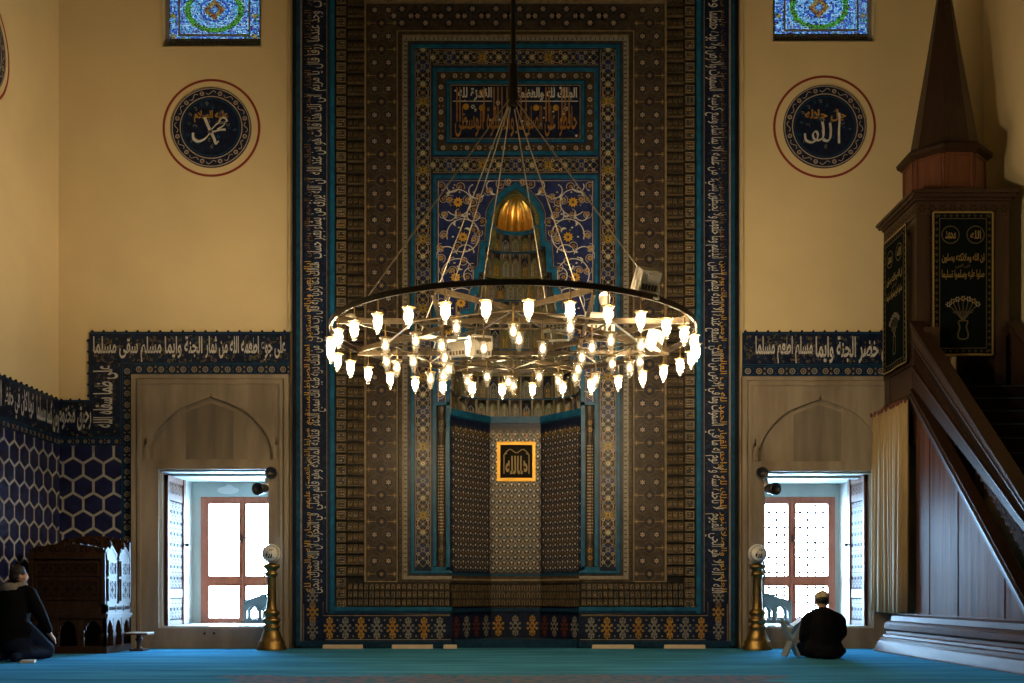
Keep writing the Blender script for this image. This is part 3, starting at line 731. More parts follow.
def flower_row(mb, F, us, v, h, seq):
    for i, u in enumerate(us):
        mm, cc = seq[i % len(seq)]; palmette(mb, F, u, v, 7.2, h, mm, cc)
        if i: 
            um = (us[i - 1] + u) / 2
            for dv in (-8, 0, 8): disc(mb, F, um, v + dv, 1.0, h, grey, 6)
            stroke(mb, F, arc(um, v, 3.5, -1.2, 1.2, 6), .7, h, dteal); stroke(mb, F, arc(um, v, 3.5, PI - 1.2, PI + 1.2, 6), .7, h, dteal)
fls = [MB(), MB()]
pair(lambda f, s: flower_row(fls[s], M0, [f(330 + 15.7 * i) for i in range(8)], 628, .033, [(gold, redt), (grey, black)]))
pair(lambda f, s: (palmette(fls[s], M0, f(313), 612, 7, .033, gold, redt), palmette(fls[s], M0, f(313), 598, 6.5, .033, grey, black), palmette(fls[s], M0, f(313), 630, 6.5, .033, grey, black),
                   stroke(fls[s], M0, [(f(304), 641), (f(304), 604)], .8, .033, tan), stroke(fls[s], M0, [(f(323.5), 602), (f(323.5), 615.5), (f(450), 615.5)], .9, .034, tan), stroke(fls[s], M0, [(f(326), 639.5), (f(451), 639.5)], .9, .034, grey)))
for fl in fls: mb_build(fl, 'flower_border', ibo)
# 2 teal double line, 335 and 607
tb = MB()
def tl(f, s):
    for a, b, m_, h in dbl(328, 335): vslab(tb, M0, f, a, MTOP, b, 607 + (328 + 7 - a) * .9 if False else 613.5, -.06, h, m_)
    for a, b, m_, h in ((613.5, 610.8, dkblue, .048), (610.8, 607, teal, .058)): vslab(tb, M0, f, 335, b, 452, a, -.06, h, m_)
pair(tl); mb_build(tb, 'teal_moulding')
# 3 stalactite cavetto strips
mq = MB()
def mus(f, s):
    v = MTOP + 2; i = 0; rr_ = random.Random(2 + s)
    vslab(mq, M0, f, 335, MTOP, 365, 607, -.08, -.055, dbrown)
    while v < 603:
        d = 11.2
        # tablet strip
        vslab(mq, M0, f, 336, v, 346.3, v + d - 1.6, -.055, .012, brown)
        frame_rect(mq, M0, f(337), v + .8, f(345.6), v + d - 2.4, .8, .012, .016, tan)
        for q in range(3):
            for w in range(2): disc(mq, M0, f(339.2 + q * 2.1), v + 3.3 + w * 3, .75, .018, [tan, grey, gold, pink][rr_.randrange(4)] if rr_.random() < .75 else dteal, 6)
        # hollow cell with a leaning face and a ledge under it
        F = M0
        if v < 575:
            for q in range(3):
                a0, a1 = 347.4 + q * 5.6, 347.4 + (q + 1) * 5.6 - .6
                vs = [F(f(a0), v, -.05), F(f(a1), v, -.05), F(f(a1), v + d - 3.2, .005), F(f(a0), v + d - 3.2, .005), F(f(a0), v + d - 3.2, -.05), F(f(a1), v + d - 3.2, -.05)]
                mq.add(vs, [(0, 1, 2, 3), (3, 2, 5, 4), (0, 3, 4), (1, 5, 2)], brown)
                stroke(mq, lambda u, w, h: F(u, w, -.05 + .055 * (w - v) / (d - 3.2) + h), [(f(a0 + .9), v + 2), (f(a1 - .9), v + 2), (f(a1 - .9), v + d - 4.4), (f(a0 + .9), v + d - 4.4)], .6, .004, tan, True)
                rosette(mq, lambda u, w, h: F(u, w, -.05 + .055 * (w - v) / (d - 3.2) + h), f((a0 + a1) / 2), v + 4.8, 1.3, 5, .005, grey if rr_.random() < .5 else tan, gold)
            vslab(mq, M0, f, 347.2, v + d - 3.0, 364.2, v + d - 1.9, -.055, .0, brown2 if i % 3 else brown)
        v += d; i += 1
    vslab(mq, M0, f, 364.3, 0, 366, 582, -.08, .012, tan)
    # bottom run
    vslab(mq, M0, f, 365, 582, 450, 607, -.08, -.055, dbrown); u = 337.
    while u < 448:
        for (v0, v1, h1) in ((583.5, 590, -.02), (591, 598, -.0), (599.2, 606, .015)):
            vslab(mq, M0, f, u, v0, u + 4.4, v1, -.055, h1, brown); stroke(mq, M0, [(f(u + .9), v1 - .8), (f(u + .9), v0 + 2), (f(u + 2.2), v0 + .8), (f(u + 3.5), v0 + 2), (f(u + 3.5), v1 - .8)], .6, h1 + .003, tan)
            disc(mq, M0, f(u + 2.2), (v0 + v1) / 2 + .5, .8, h1 + .003, [grey, gold, dteal, tan][rr_.randrange(4)], 6)
        u += 5.4
pair(mus)
slab(mq, M0, 365, MTOP, mr(365), 1, -.08, -.055, dbrown)
u = 366.
while u < mr(370):
    for v0, v1, h1 in ((-9.5, -1, -.02), (-19, -10.5, 0), (-29, -20.5, .015)):
        slab(mq, M0, u, v0, u + 8, v1, -.055, h1, brown); frame_rect(mq, M0, u + 1, v1 - 1, u + 7, v0 + 1, .9, h1, h1 + .004, tan); rosette(mq, M0, u + 4, (v0 + v1) / 2, 2, 5, h1 + .005, grey, gold)
    u += 9.4
slab(mq, M0, 366, 0, mr(366), 1.8, -.08, .012, tan)
mb_build(mq, 'stalactite_band')
# 4 hexagon flower panel
M1 = wallF(YW + .055)
hx = MB()
slab(hx, M1, 366, 1.8, 398, 582, -.05, 0, hexg); slab(hx, M1, mr(398), 1.8, mr(366), 582, -.05, 0, hexg); slab(hx, M1, 398, 1.8, mr(398), 32, -.05, 0, hexg)
hxo = mb_build(hx, 'flower_panel')
hp = MB()
def hexfield(mb, F, u0, v0, u1, v1, h):
    uc = (u0 + u1) / 2; w = (u1 - u0) / 2; n = max(1, round((v1 - v0) / 26.)); d = (v1 - v0) / n
    for i in range(n):
        b = v0 + i * d
        for sg in (-1, 1):
            x = uc + sg * w * .48; y = b + d * .27
            rosette(mb, F, x, y, 2.9, 6, h + .002, pink, gold, PI / 6); ring(mb, F, x, y, 4.4, 4.9, h + .0008, brown2, 8)
            p = [(x + 6.4 * sin(PI / 3 * k), y + 6.4 * cos(PI / 3 * k)) for k in range(6)]; stroke(mb, F, p, .6, h + .001, brown2, True); 
            disc(mb, F, x, y, 6., h - .0005, slate, 8)
        x, y = uc, b + d * .77
        rosette(mb, F, x, y, 2.7, 6, h + .002, tan, gold); p = [(x + 6.4 * sin(PI / 3 * k), y + 6.4 * cos(PI / 3 * k)) for k in range(6)]; stroke(mb, F, p, .6, h + .001, brown2, True); disc(mb, F, x, y, 6., h - .0005, slate, 8)
        for sg in (-1, 1):
            rosette(mb, F, uc + sg * w * .9, y, 2.6, 4, h + .002, tan, gold)
            stroke(mb, F, [(uc, y - 6.4), (uc + sg * w * .48, y - 6.4 - .5)], .7, h + .001, brown); stroke(mb, F, [(uc + sg * 5.5, y), (uc + sg * w * .9, y)], .7, h + .001, tan)
            stroke(mb, F, [(uc + sg * 5.5, y + 3.2), (uc + sg * w * .5, b + d + 2)], .7, h + .001, brown)
pair(lambda f, s: hexfield(hp, M1, min(f(367), f(396)), 3, max(f(367), f(396)), 580, .002))
Mt = lambda u, v, h=0.: M1(v, u, h)
u = 397.
while u < mr(400):
    for dx, dv in ((5, 9), (5, 23), (14, 16), (-3, 16)):
        if u + dx < mr(398): rosette(hp, M1, u + dx, dv, 2.9, 6, .004, pink, gold); disc(hp, M1, u + dx, dv, 6., .0015, slate, 8); stroke(hp, M1, [(u + dx + 6.4 * sin(PI / 3 * k), dv + 6.4 * cos(PI / 3 * k)) for k in range(6)], .7, .003, brown, True)
    u += 23.5
pair(lambda f, s: stroke(hp, M1, [(f(397.3), 582), (f(397.3), 31)], 1.2, .006, tan)); stroke(hp, M1, [(397, 31), (mr(397), 31)], 1.2, .006, tan); pair(lambda f, s: stroke(hp, M1, [(f(366), 581.5), (f(398), 581.5)], 1.2, .006, tan))
mb_build(hp, 'hexagon_flowers', hxo)
# 5 stepped moulding and second teal frame, at a deeper plane
M2 = wallF(YW + .10)
st = MB()
steps = ((399, 402.5, .045, brown), (402.5, 404, .060, tan), (404, 407.5, .035, grey), (407.5, 410, .022, brown))
def ubox(mb, F, d0, d1, h0, h1, m_, L0=0, T0=0, B0=0):
    """a U-shaped run: top and two sides at distance d in from 399 / 32 / 582, its foot running to the niche"""
    def g(f, s):
        vslab(mb, F, f, d0, d0 - 399 + 33, d1, 983 - d0 - 1.5 if False else 582 - (d0 - 399) * .7, h0, h1, m_)
        vslab(mb, F, f, d1, 582 - (d1 - 399) * .7, 452, 582 - (d0 - 399) * .7, h0, h1, m_)
    pair(g); slab(mb, F, d1, d0 - 399 + 33, mr(d1), d1 - 399 + 33, h0, h1, m_)
for a, b, h, m_ in steps: ubox(st, M2, a, b, -.05, h, m_)
for a, b, m_, h in ((410, 411.5, dkblue, .030), (411.5, 414.6, teal, .042)): ubox(st, M2, a, b, -.05, h, m_)
def bricks(f, s):
    v = 42.
    while v < 574: slab(st, M2, f(404.4), v, f(407.1), v + 1.2, .035, .037, brown); slab(st, M2, f(399.4), v, f(402.2), v + .8, .045, .047, dbrown); v += 4.6
pair(bricks); u = 406.
while u < mr(406): slab(st, M2, u, 38.4, u + 1, 41.1, .035, .037, brown); u += 4.6
mb_build(st, 'stepped_moulding')
# 6 star band 
sb = MB()
bands = [(414.6, 48.6, 431.5, 568), (mr(431.5), 48.6, mr(414.6), 568)]
pair(lambda f, s: vslab(sb, M2, f, 414.6, 48.6, 431.5, 571, -.05, .012, navy)); slab(sb, M2, 431.5, 48.6, mr(431.5), 67, -.05, .012, navy); slab(sb, M2, 431.5, 157, mr(431.5), 174, -.05, .012, navy)
sbo = mb_build(sb, 'star_band')
so = MB()
def starstrip(mb, F, A, B, c, w, h, hor, per=35.):
    n = max(1, round((B - A) / per)); d = (B - A) / n; pt = (lambda a, b: (a, b)) if hor else (lambda a, b: (b, a))
    for i in range(n):
        o = A + i * d
        for sg in (-1, 1):
            stroke(mb, F, [pt(o + d * t / 24, c + sg * w * .33 * sin(PI * 2 * t / 24)) for t in range(25)], 1.0, h + .001, gold if i % 2 else olive)
            stroke(mb, F, [pt(o + d * t / 24, c + sg * w * .40 * abs(cos(PI * 2 * t / 24))) for t in range(25)], .6, h + .0015, tan)
            for t in (.14, .38, .62, .86):
                x, y = pt(o + d * t, c + sg * w * .30); ring(mb, F, x, y, .9, 1.7, h + .002, grey if t < .5 else pink, 8); disc(mb, F, x, y, .8, h + .002, navy, 6)
        x, y = pt(o + d * .5, c); poly(mb, F, [pt(o + d * .5 - 6, c), pt(o + d * .5, c - w * .42), pt(o + d * .5 + 6, c), pt(o + d * .5, c + w * .42)], h, olive if i % 2 else cobalt)
        rosette(mb, F, x, y, 3.1, 6, h + .003, gold if i % 2 else grey, navy)
        x, y = pt(o + d * .25, c); disc(mb, F, x, y, 3, h, navy, 8); rosette(mb, F, x, y, 2.3, 4, h + .003, tan, gold); x, y = pt(o + d * .75, c); disc(mb, F, x, y, 3, h, navy, 8); rosette(mb, F, x, y, 2.3, 4, h + .003, olive, white)
        x, y = pt(o, c); poly(mb, F, [pt(o - 4, c), pt(o, c - w * .3), pt(o + 4, c), pt(o, c + w * .3)], h, olive); rosette(mb, F, x, y, 2.6, 8, h + .003, white, gold)
    for sg in (-1, 1): stroke(mb, F, [pt(A, c + sg * w * .46), pt(B, c + sg * w * .46)], .7, h + .001, tan)
pair(lambda f, s: starstrip(so, M2, 50, 567, f(423), 16.5, .014, False)); starstrip(so, M2, 433, mr(433), 57.8, 16.5, .014, True, 33); starstrip(so, M2, 433, mr(433), 165.5, 16, .014, True, 33)
mb_build(so, 'star_ornament', sbo)
# 7 inner teal frames
tf = MB()
def tframe(u0, v0, v1, w):
    for (a, b, m_, h) in ((0, w * .4, dkblue, .022), (w * .4, w, teal, .034)):
        pair(lambda f, s: vslab(tf, M2, f, u0 + a, v0 + a, u0 + b, v1 - a, -.05, h, m_))
        slab(tf, M2, u0 + b, v0 + a, mr(u0 + b), v0 + b, -.05, h, m_)
        if v1 < 300: slab(tf, M2, u0 + b, v1 - b, mr(u0 + b), v1 - a, -.05, h, m_)
tframe(431.5, 67, 157, 5); tframe(445.5, 80.2, 144, 4); tframe(431.5, 174, 568, 5)
pair(lambda f, s: (vslab(tf, M2, f, 446.2, 403, 450, 570, -.05, .034, teal), vslab(tf, M2, f, 436, 402, 450, 405.5, -.05, .034, teal), vslab(tf, M2, f, 431.5, 567, 450, 571, -.05, .034, teal)))
mb_build(tf, 'teal_frame')
cr = MB()
pair(lambda f, s: vslab(cr, M2, f, 436.5, 72, 445.5, 152, -.05, .012, hexg)); slab(cr, M2, 445.5, 72, mr(445.5), 80.2, -.05, .012, hexg); slab(cr, M2, 445.5, 144, mr(445.5), 152, -.05, .012, hexg)
pair(lambda f, s: circ_strip(cr, M2, f(437), 81, f(445.2), 144, .015, 12, mc=pink, ml=brown)); circ_strip(cr, M2, 437, 72.3, mr(437), 80, .015, 12, mc=pink, ml=brown); circ_strip(cr, M2, 437, 144.2, mr(437), 152, .015, 12, mc=pink, ml=brown)
mb_build(cr, 'circle_border')
# 8 upper inscription panel
up = MB(); slab(up, M2, 449.5, 84.2, mr(449.5), 140, -.05, .004, black); slab(up, M2, 451.5, 86.2, mr(451.5), 138, .004, .006, navy)
frame_rect(up, M2, 450.5, 85, mr(450.5), 139.2, .9, .006, .012, tan)
upo = mb_build(up, 'inscription_panel')
ut = MB(); h = .010; rr = random.Random(9)
for i in range(60):
    x, y = 454 + rr.random() * 123, 88 + rr.random() * 48; a = rr.random() * 6.3
    if i % 3 == 0: stroke(ut, M2, arc(x, y, 4, a, a + 2.6, 8), .9, h - .001, teal if i % 2 else black)
    else: disc(ut, M2, x, y, .9 + rr.random() * .6, h, white if i % 3 == 1 else grey, 6)
for x, y in ((482, 93), (482, 108), (536, 108), (556, 108), (466, 107), (514, 106)): disc(ut, M2, x, y, 3.2, h + .001, gold, 10); ring(ut, M2, x, y, 3.2, 3.8, h + .001, black, 10)
for x, y in ((473, 107), (528, 124), (550, 128), (566, 109), (498, 103)): rosette(ut, M2, x, y, 2.6, 6, h + .001, white, navy)
write(ut, M2, 'الملك لله والعظمة', 516, 577, 101, 87.5, h + .002, white, .03); write(ut, M2, 'القدرة لله', 458, 492, 101, 87.5, h + .002, white, .03); stroke(ut, M2, [(453, 101.5), (492, 101.5)], .9, h + .002, white); stroke(ut, M2, [(516, 101.5), (578, 101.5)], .9, h + .002, white)
amber = mat('amber_tile', (.26, .125, .02), TS, var=.3, scale=15)
write(ut, M2, 'حافظوا على الصلوات', 518, 577, 137, 106, h + .004, amber, .01); write(ut, M2, 'والصلوة الوسطى', 455, 514, 137, 106, h + .004, amber, .01)
for x in (457, 460, 484, 494, 498, 502, 507, 521, 526, 546, 549, 562, 565, 569): stroke(ut, M2, [(x, 87.5), (x, 122)], 1.2, h + .003, amber)
mb_build(ut, 'script', upo)
# 9 spandrel with its stepped outline
OUT = [(MC, 183), (505, 189.5), (497, 197), (490.5, 205), (487, 214), (486, 242), (480.5, 242.5), (479, 258), (478.5, 268), (474, 268.5), (473.5, 290), (470, 290.5), (470, 310), (461.5, 310.5), (461, 340), (455, 340.5), (455, 366), (446.5, 366.5), (446.5, 403)]
INN = [(MC, 189), (507, 194.5), (500.5, 201), (495, 208), (491.5, 216), (491, 246.5), (485.5, 247), (484.5, 272.5), (479, 273), (478.5, 294.5), (475, 295), (474.5, 314.5), (466.5, 315), (466, 344.5), (460, 345), (459.5, 371), (450.5, 371.5), (450, 403), (450, 403)]
sp = MB()
def spn(f, s): poly(sp, M2, [(f(u), v) for u, v in [(436.5, 179)] + OUT[:1][:0] + [(MC, 179)] + OUT + [(436.5, 403)]], .004, cobalt)
pair(spn); spo = mb_build(sp, 'spandrel')
te = MB()
def ted(f, s):
    n = len(OUT); vs = [M2(f(u), v, h) for h in (.034, -.06) for L in (OUT, INN) for u, v in L]
    te.add(vs, [(i, i + 1, n + i + 1, n + i) for i in range(n - 1)], teal); te.add(vs, [(n + i, n + i + 1, 3 * n + i + 1, 3 * n + i) for i in range(n - 1)], dteal); te.add(vs, [(i, i + 1, 2 * n + i + 1, 2 * n + i) for i in range(n - 1)], navy)
    stroke(te, M2, [(f(u - 1.1), v - .9) for u, v in OUT[1:]], .8, .036, tan); stroke(te, M2, [(f(438.3), 402), (f(438.3), 181), (f(MC), 181)], .9, .012, pink)
pair(ted); mb_build(te, 'stepped_edge')
sv = MB(); Z5 = lambda x, y: (430 + x / 5.465, 175 + y / 5.465)
def vines(f, s):
    F = lambda u, v, h=0.: M2(f(u), v, h)
    def A(x, y, r, a0, a1, w=1.2, grow=0., mm=white): q = Z5(x, y); stroke(sv, F, arc(q[0], q[1], r / 5.465, a0, a1, 20, grow / 5.465), w, .010, mm)
    for x, y, r, a0, a1, gr in ((153, 150, 68, -2.6, 2.4, 6), (180, 330, 88, -3.4, 1.9, 4), (150, 545, 85, -3.6, .6, 4), (230, 215, 45, .2, 3.6, -20), (100, 215, 45, -.4, 3.2, -18), (120, 60, 40, 0, 3.6, -15), (250, 80, 55, .6, 4.2, -25), (340, 55, 40, 1.5, 5, -20), (200, 430, 55, 3.3, 6.2, -15), (90, 450, 55, 3.0, 6.0, 5), (230, 545, 50, 1.9, 4.9, -12),
                             (170, 700, 80, -3.4, 1.9, 4), (110, 830, 60, -3.6, 1.0, 4), (90, 1000, 55, -3, 2.6, 0), (75, 1140, 45, -3, 2.4, 0)):
        A(x, y, r, a0, a1, 1.0, gr)
    for x, y in ((153, 150), (180, 340), (140, 560), (170, 700), (100, 850)):
        q = Z5(x, y); rosette(sv, F, q[0], q[1], 5.6, 10, .012, brightg, amber); disc(sv, F, q[0], q[1], 4.2, .0115, gold, 10); ring(sv, F, q[0], q[1], 4.9, 5.6, .011, black, 12); disc(sv, F, q[0], q[1], .9, .0145, black, 6)
    for i, (x, y) in enumerate(((75, 130), (110, 135), (165, 65), (265, 125), (235, 150), (205, 138), (240, 190), (250, 225), (285, 255), (75, 215), (160, 212), (75, 330), (237, 300), (240, 352), (268, 315), (60, 400), (150, 390), (60, 455), (182, 470), (75, 522), (230, 508), (122, 522), (60, 60), (320, 88), (385, 52), (430, 38), (205, 560), (60, 600), (110, 640), (240, 640), (60, 700), (60, 780), (160, 780), (60, 900), (60, 980), (110, 1060), (60, 1100), (55, 1200))):
        q = Z5(x, y); stroke(sv, F, arc(q[0], q[1], 3.4, i * 1.3, i * 1.3 + 4.2, 12, 1.2), .75, .0095, pink); rosette(sv, F, q[0], q[1], 2.5, 6, .011, brightg if i % 2 else gold, redt); ring(sv, F, q[0], q[1], 2.2, 2.7, .010, pink if i % 2 else black, 9)
    rq = random.Random(4)
    for i in range(130):
        x, y = 440 + rq.random() * 40, 183 + rq.random() * 215
        if x > 472 and y > 235: continue
        poly(sv, F, [(x, y), (x + 1.6, y - 1), (x + 2.6, y + .6), (x + .8, y + 1)], .009, rq.choice([pink, white, dteal, tan]))
    for x, y, a in ((190, 210, .3), (150, 265, 2), (200, 310, 4), (170, 500, 1), (160, 640, .5), (120, 470, 2.2), (205, 120, 5), (350, 90, 1), (110, 110, 3)):
        q = Z5(x, y); stroke(sv, F, arc(q[0], q[1], 3.2, a, a + 2.6, 8), [.3, .8, 1.6, 2, 2.2, 2, 1.6, .9, .3], .0115, white)
pair(vines); mb_build(sv, 'vine_scroll', spo)
# 10 corner colonnettes
def colon(f, s):
    cm = MB(); cu = f(441); base = M2(cu, 486, -.03); k = (YW + .10) / FPX
    slab(cm, M2, f(436.5), 405, f(446.3), 568, -.05, -.045, black)
    z = lambda v: CAMH + (HORIZON - v) * k
    prof = [(4.4, 567), (4.4, 563), (3.2, 560), (4.5, 553), (4.6, 549), (3.0, 545), (4.2, 540), (4.2, 537), (3.9, 536), (3.9, 443), (4.3, 441), (4.3, 437), (3., 433), (4.6, 427), (4.7, 420), (3.1, 415), (4.6, 409), (4.6, 406)]
    cm.lathe([(r * k, z(v)) for r, v in prof], brown, (base[0], YW + .145, 0), 12, PI, 2 * PI)
    v = 446.; i = 0
    while v < 534:
        for a in (-2.2, 0, 2.2): disc(cm, M2, cu + a, v, .8, .021 if a == 0 else .014, pink if (i + (a == 0)) % 2 else gold, 6)
        v += 3.1; i += 1
    for v in (550.5, 558, 423, 430): rosette(cm, M2, cu, v, 2.8, 6, .033, gold if s else olive, navy)
    mb_build(cm, 'colonnette')
pair(colon)
# ---- the niche itself
YN = YW + .10; kN = YN / FPX; cxN = (MC - 512) * kN
def zN(v): return CAMH + (HORIZON - v) * kN
HW, DEP, HB = 65.5 * kN, .80, .415
nl = MB()
corners = [Vector((cxN - HW, YN, 0)), Vector((cxN - HB, YN + DEP, 0)), Vector((cxN + HB, YN + DEP, 0)), Vector((cxN + HW, YN, 0))]
def facet(i):
    a, b = corners[i], corners[i + 1]; d = (b - a); L = d.length; d.normalize(); n = Vector((d.y, -d.x, 0))
    if n.y > 0: n = -n
    return frameF(a, d, (0, 0, 1), n), L
zt_, zb_ = zN(413), zN(574)
for i in range(3):
    F, L = facet(i)
    q = MB(); slab(q, F, 0, 0, L, zt_, -.05, 0, navy if i != 1 else hexg)
    quad(q, F, 0.0, zt_ - .03, L, zt_ - .12, .004, navy); slab(q, F, 0, zt_ - .03, L, zt_ + .07, 0, .03, teal); slab(q, F, 0, zt_ - .055, L, zt_ - .03, 0, .022, dkblue)
    slab(q, F, 0, zb_ - .02, L, zb_ + .02, 0, .02, dteal); slab(q, F, 0, zb_ - .14, L, zb_ - .02, 0, .03, brown); slab(q, F, 0, zb_ - .10, L, zb_ - .07, .03, .045, tan)
    u = .02
    while u < L - .06:
        for v0, v1, h1 in ((zb_ - .27, zb_ - .16, .01), (zb_ - .39, zb_ - .28, .022), (zb_ - .51, zb_ - .40, .034)):
            slab(q, F, u, v0, u + .068, v1, 0, h1, brown); stroke(q, F, [(u + .014, v0 + .012), (u + .014, v1 - .03), (u + .034, v1 - .012), (u + .054, v1 - .03), (u + .054, v0 + .012)], .009, h1 + .003, tan)
        u += .082
    slab(q, F, 0, zb_ - .60, L, zb_ - .54, 0, .05, dkblue); slab(q, F, 0, .12, L, .54, 0, .02, navy); slab(q, F, 0, 0, L, .12, 0, .06, dkblue)
    nf = max(3, round(L / .24)); 
    for j in range(nf):
        fm, fc = ((grey, black), (gold, redt))[(j + (i == 1)) % 2] if i == 1 else ((redt, black), (grey, black))[j % 2]
        u0_, v0_ = L * (j + .5) / nf, .32; G = lambda u, v, h, u0_=u0_, v0_=v0_, F=F: F(u0_ + u * .0155, v0_ + v * .0155, h); palmette(q, G, 0, 0, 7.2, .023, fm, fc)
    # palmette lattice over the facet
    du, dv = .122, .135; row = 0; v = zb_ + .09
    while v < zt_ - .16:
        nu = int(L / du); off = (L - nu * du) / 2 + (du / 2 if row % 2 else 0)
        for j in range(nu + (0 if row % 2 else 1)):
            x = off + j * du
            if not .02 < x < L - .02: continue
            # pointed leaf outline, heart and dots
            stroke(q, F, [(x - .045, v - .02), (x - .050, v + .02), (x - .022, v + .055), (x, v + .085), (x + .022, v + .055), (x + .050, v + .02), (x + .045, v - .02), (x, v - .05)], .011, .005, grey if i == 1 else brown2, True)
            disc(q, F, x, v + .022, .019, .006, white, 6); disc(q, F, x, v - .018, .013, .006, gold if row % 2 else teal, 6)
            disc(q, F, x + du / 2, v + .005, .013, .006, pink, 6)
        v += dv / 2 * 1.35; row += 1
    mb_build(q, 'niche_facet')
q = MB(); q.prism([(c.x, c.y) for c in corners], 0, .13, dkblue, 'z'); mb_build(q, 'niche_step')
# green-gold friezes high on the facets
q = MB()
for i in range(3):
    F, L = facet(i); n = round(L / .105)
    for j in range(n): rosette(q, F, L * (j + .5) / n, zt_ - .24, .05, 6, .010, gold if j % 2 else olive, navy)
mb_build(q, 'niche_frieze')
# stalactite hood
tiers = [(413, 390, 65.5, .80), (390, 366, 63.5, .76), (366, 340, 57, .70), (340, 312, 51.5, .64), (312, 291, 44, .57), (291, 269, 38.5, .52), (269, 244, 33, .46), (244, 226, 27, .40), (226, 224, 21.5, .33)]
def plan(hw, dep, n, e=.62):
    pts = []; raw = []
    for j in range(241):
        t = PI - PI * j / 240; c, s_ = cos(t), sin(t)
        raw.append(Vector((cxN + hw * math.copysign(abs(c) ** e, c), YN + dep * max(0, s_) ** e, 0)))
    acc = [0.]
    for a, b in zip(raw, raw[1:]): acc.append(acc[-1] + (b - a).length)
    for j in range(n + 1):      # even steps along the curve
        d = acc[-1] * j / n; i = next((q for q in range(240) if acc[q + 1] >= d - 1e-9), 239); t = (d - acc[i]) / max(1e-9, acc[i + 1] - acc[i]); pts.append(raw[i].lerp(raw[i + 1], t))
    return pts
olv2 = mat('moss_tile', (.085, .090, .030), TS, var=.4, scale=12)
palem = mat('stone_brown_tile', (.105, .085, .055), TS, var=.3, scale=12)
for ti in range(8):
    v0, v1, hw, dep = tiers[ti]; nv0, nv1, nhw, ndep = tiers[ti + 1]
    n = [17, 17, 15, 15, 13, 12, 11, 9][ti]; q = MB(); z0, z1 = zN(v0), zN(v1); A = plan(hw * kN, dep, n); B = plan(nhw * kN, ndep, n)
    H = z1 - z0; cols = [olv2, palem, olv2, navy, olv2]
    for j in range(n):
        a, b = A[j], A[j + 1]; d = (b - a); L = d.length; d.normalize(); nn = Vector((d.y, -d.x, 0))
        ctr = Vector((cxN, YN - .2, 0))
        if (ctr - a).dot(nn) < 0: nn = -nn
        F = frameF(a + Vector((0, 0, z0)), d, (0, 0, 1), nn); mm = cols[(j * 2 + ti) % 5]
        # concave cell: 5 facets hollowed, pointed head
        K = 5; low = []; 
        for i in range(K + 1):
            t = i / K; low.append((L * t, -.05 * sin(PI * t)))
        vs = [F(u, 0, h) for u, h in low] + [F(u, H * (.55 + .27 * sin(PI * u / L)), h + .01) for u, h in low] + [F(u, H, .02 + .0 * h) for u, h in low]
        q.add(vs, [(i, i + 1, K + 2 + i, K + 1 + i) for i in range(K)], mm); q.add(vs, [(K + 1 + i, K + 2 + i, 2 * K + 3 + i, 2 * K + 2 + i) for i in range(K)], dbrown if j % 2 else brown)
        # rib between cells, outlined panel and flowers inside
        slab(q, F, -.016, 0, .016, H * .93, -.01, .022, palem)
        stroke(q, F, [(L * .2, H * .05), (L * .2, H * .5), (L * .5, H * .68), (L * .8, H * .5), (L * .8, H * .05)], .016, -.018, grey if (j + ti) % 3 else olive, True)
        for t in (.16, .34): rosette(q, F, L * .5, H * t, .036, 5, -.026, gold if (j + ti) % 3 == 0 else grey, navy)
        stroke(q, F, [(L * .5, H * .06), (L * .5, H * .6)], .012, -.030, olive)
        for t in (.33, .67): stroke(q, F, [(L * t, H * .05), (L * t, H * .5)], .010, -.022, [tan, gold, grey, olive][(j + ti) % 4])
    # ledge overhanging to the next tier
    vs = [p + Vector((0, 0, z1)) for p in A] + [p + Vector((0, 0, z1 + .0)) for p in B]
    q.add(vs, [(j, j + 1, n + 2 + j, n + 1 + j) for j in range(n)], dbrown)
    for j in range(n):
        a, b = B[j], B[j + 1]
        q.bar(a + Vector((0, 0, z1 - .012)), b + Vector((0, 0, z1 - .012)), .02, .022, olive if ti % 2 else dteal)
    mb_build(q, 'stalactite_tier')
# gilded shell
q = MB(); g0 = Vector((cxN, YN - .0, zN(226)))
q.lathe([(.325 * cos(t * PI / 2 / 10), .50 * sin(t * PI / 2 / 10)) for t in range(11)], gild, g0, 176, 0, PI, rf=lambda a: 1 - .15 * abs(cos(a * 8)) ** 5)
mb_build(q, 'gilded_shell')
q = MB(); 
pts = [(cxN + .335 * cos(a), YN + .335 * sin(a), zN(226.5)) for a in [PI * i / 14 for i in range(15)]]
for a, b in zip(pts, pts[1:]): q.bar(a, b, .05, .05, teal)
# arched band of ornament between the shell and the teal outline
F = wallF(YN + .03); ar = [(u, v) for u, v in INN[:6]]
for f in (lambda u: u, mr):
    vs = [F(f(u), v, 0) for u, v in ar] + [F(f(MC + (u - MC) * .80), v + 7 * (1 - i / 6), 0) for i, (u, v) in enumerate(ar)]
    n = len(ar); q.add(vs, [(i, i + 1, n + i + 1, n + i) for i in range(n - 1)], olv2)
    for i in range(12):
        t = i / 12 * (n - 1); k_ = int(t); e = t - k_; u = ar[k_][0] * (1 - e) + ar[min(k_ + 1, n - 1)][0] * e; v = ar[k_][1] * (1 - e) + ar[min(k_ + 1, n - 1)][1] * e
        disc(q, F, f(MC + (u - MC) * .9), v + 3.5 * (1 - t / 6), .8, .003, gold if i % 2 else grey, 6)
mb_build(q, 'shell_arch')
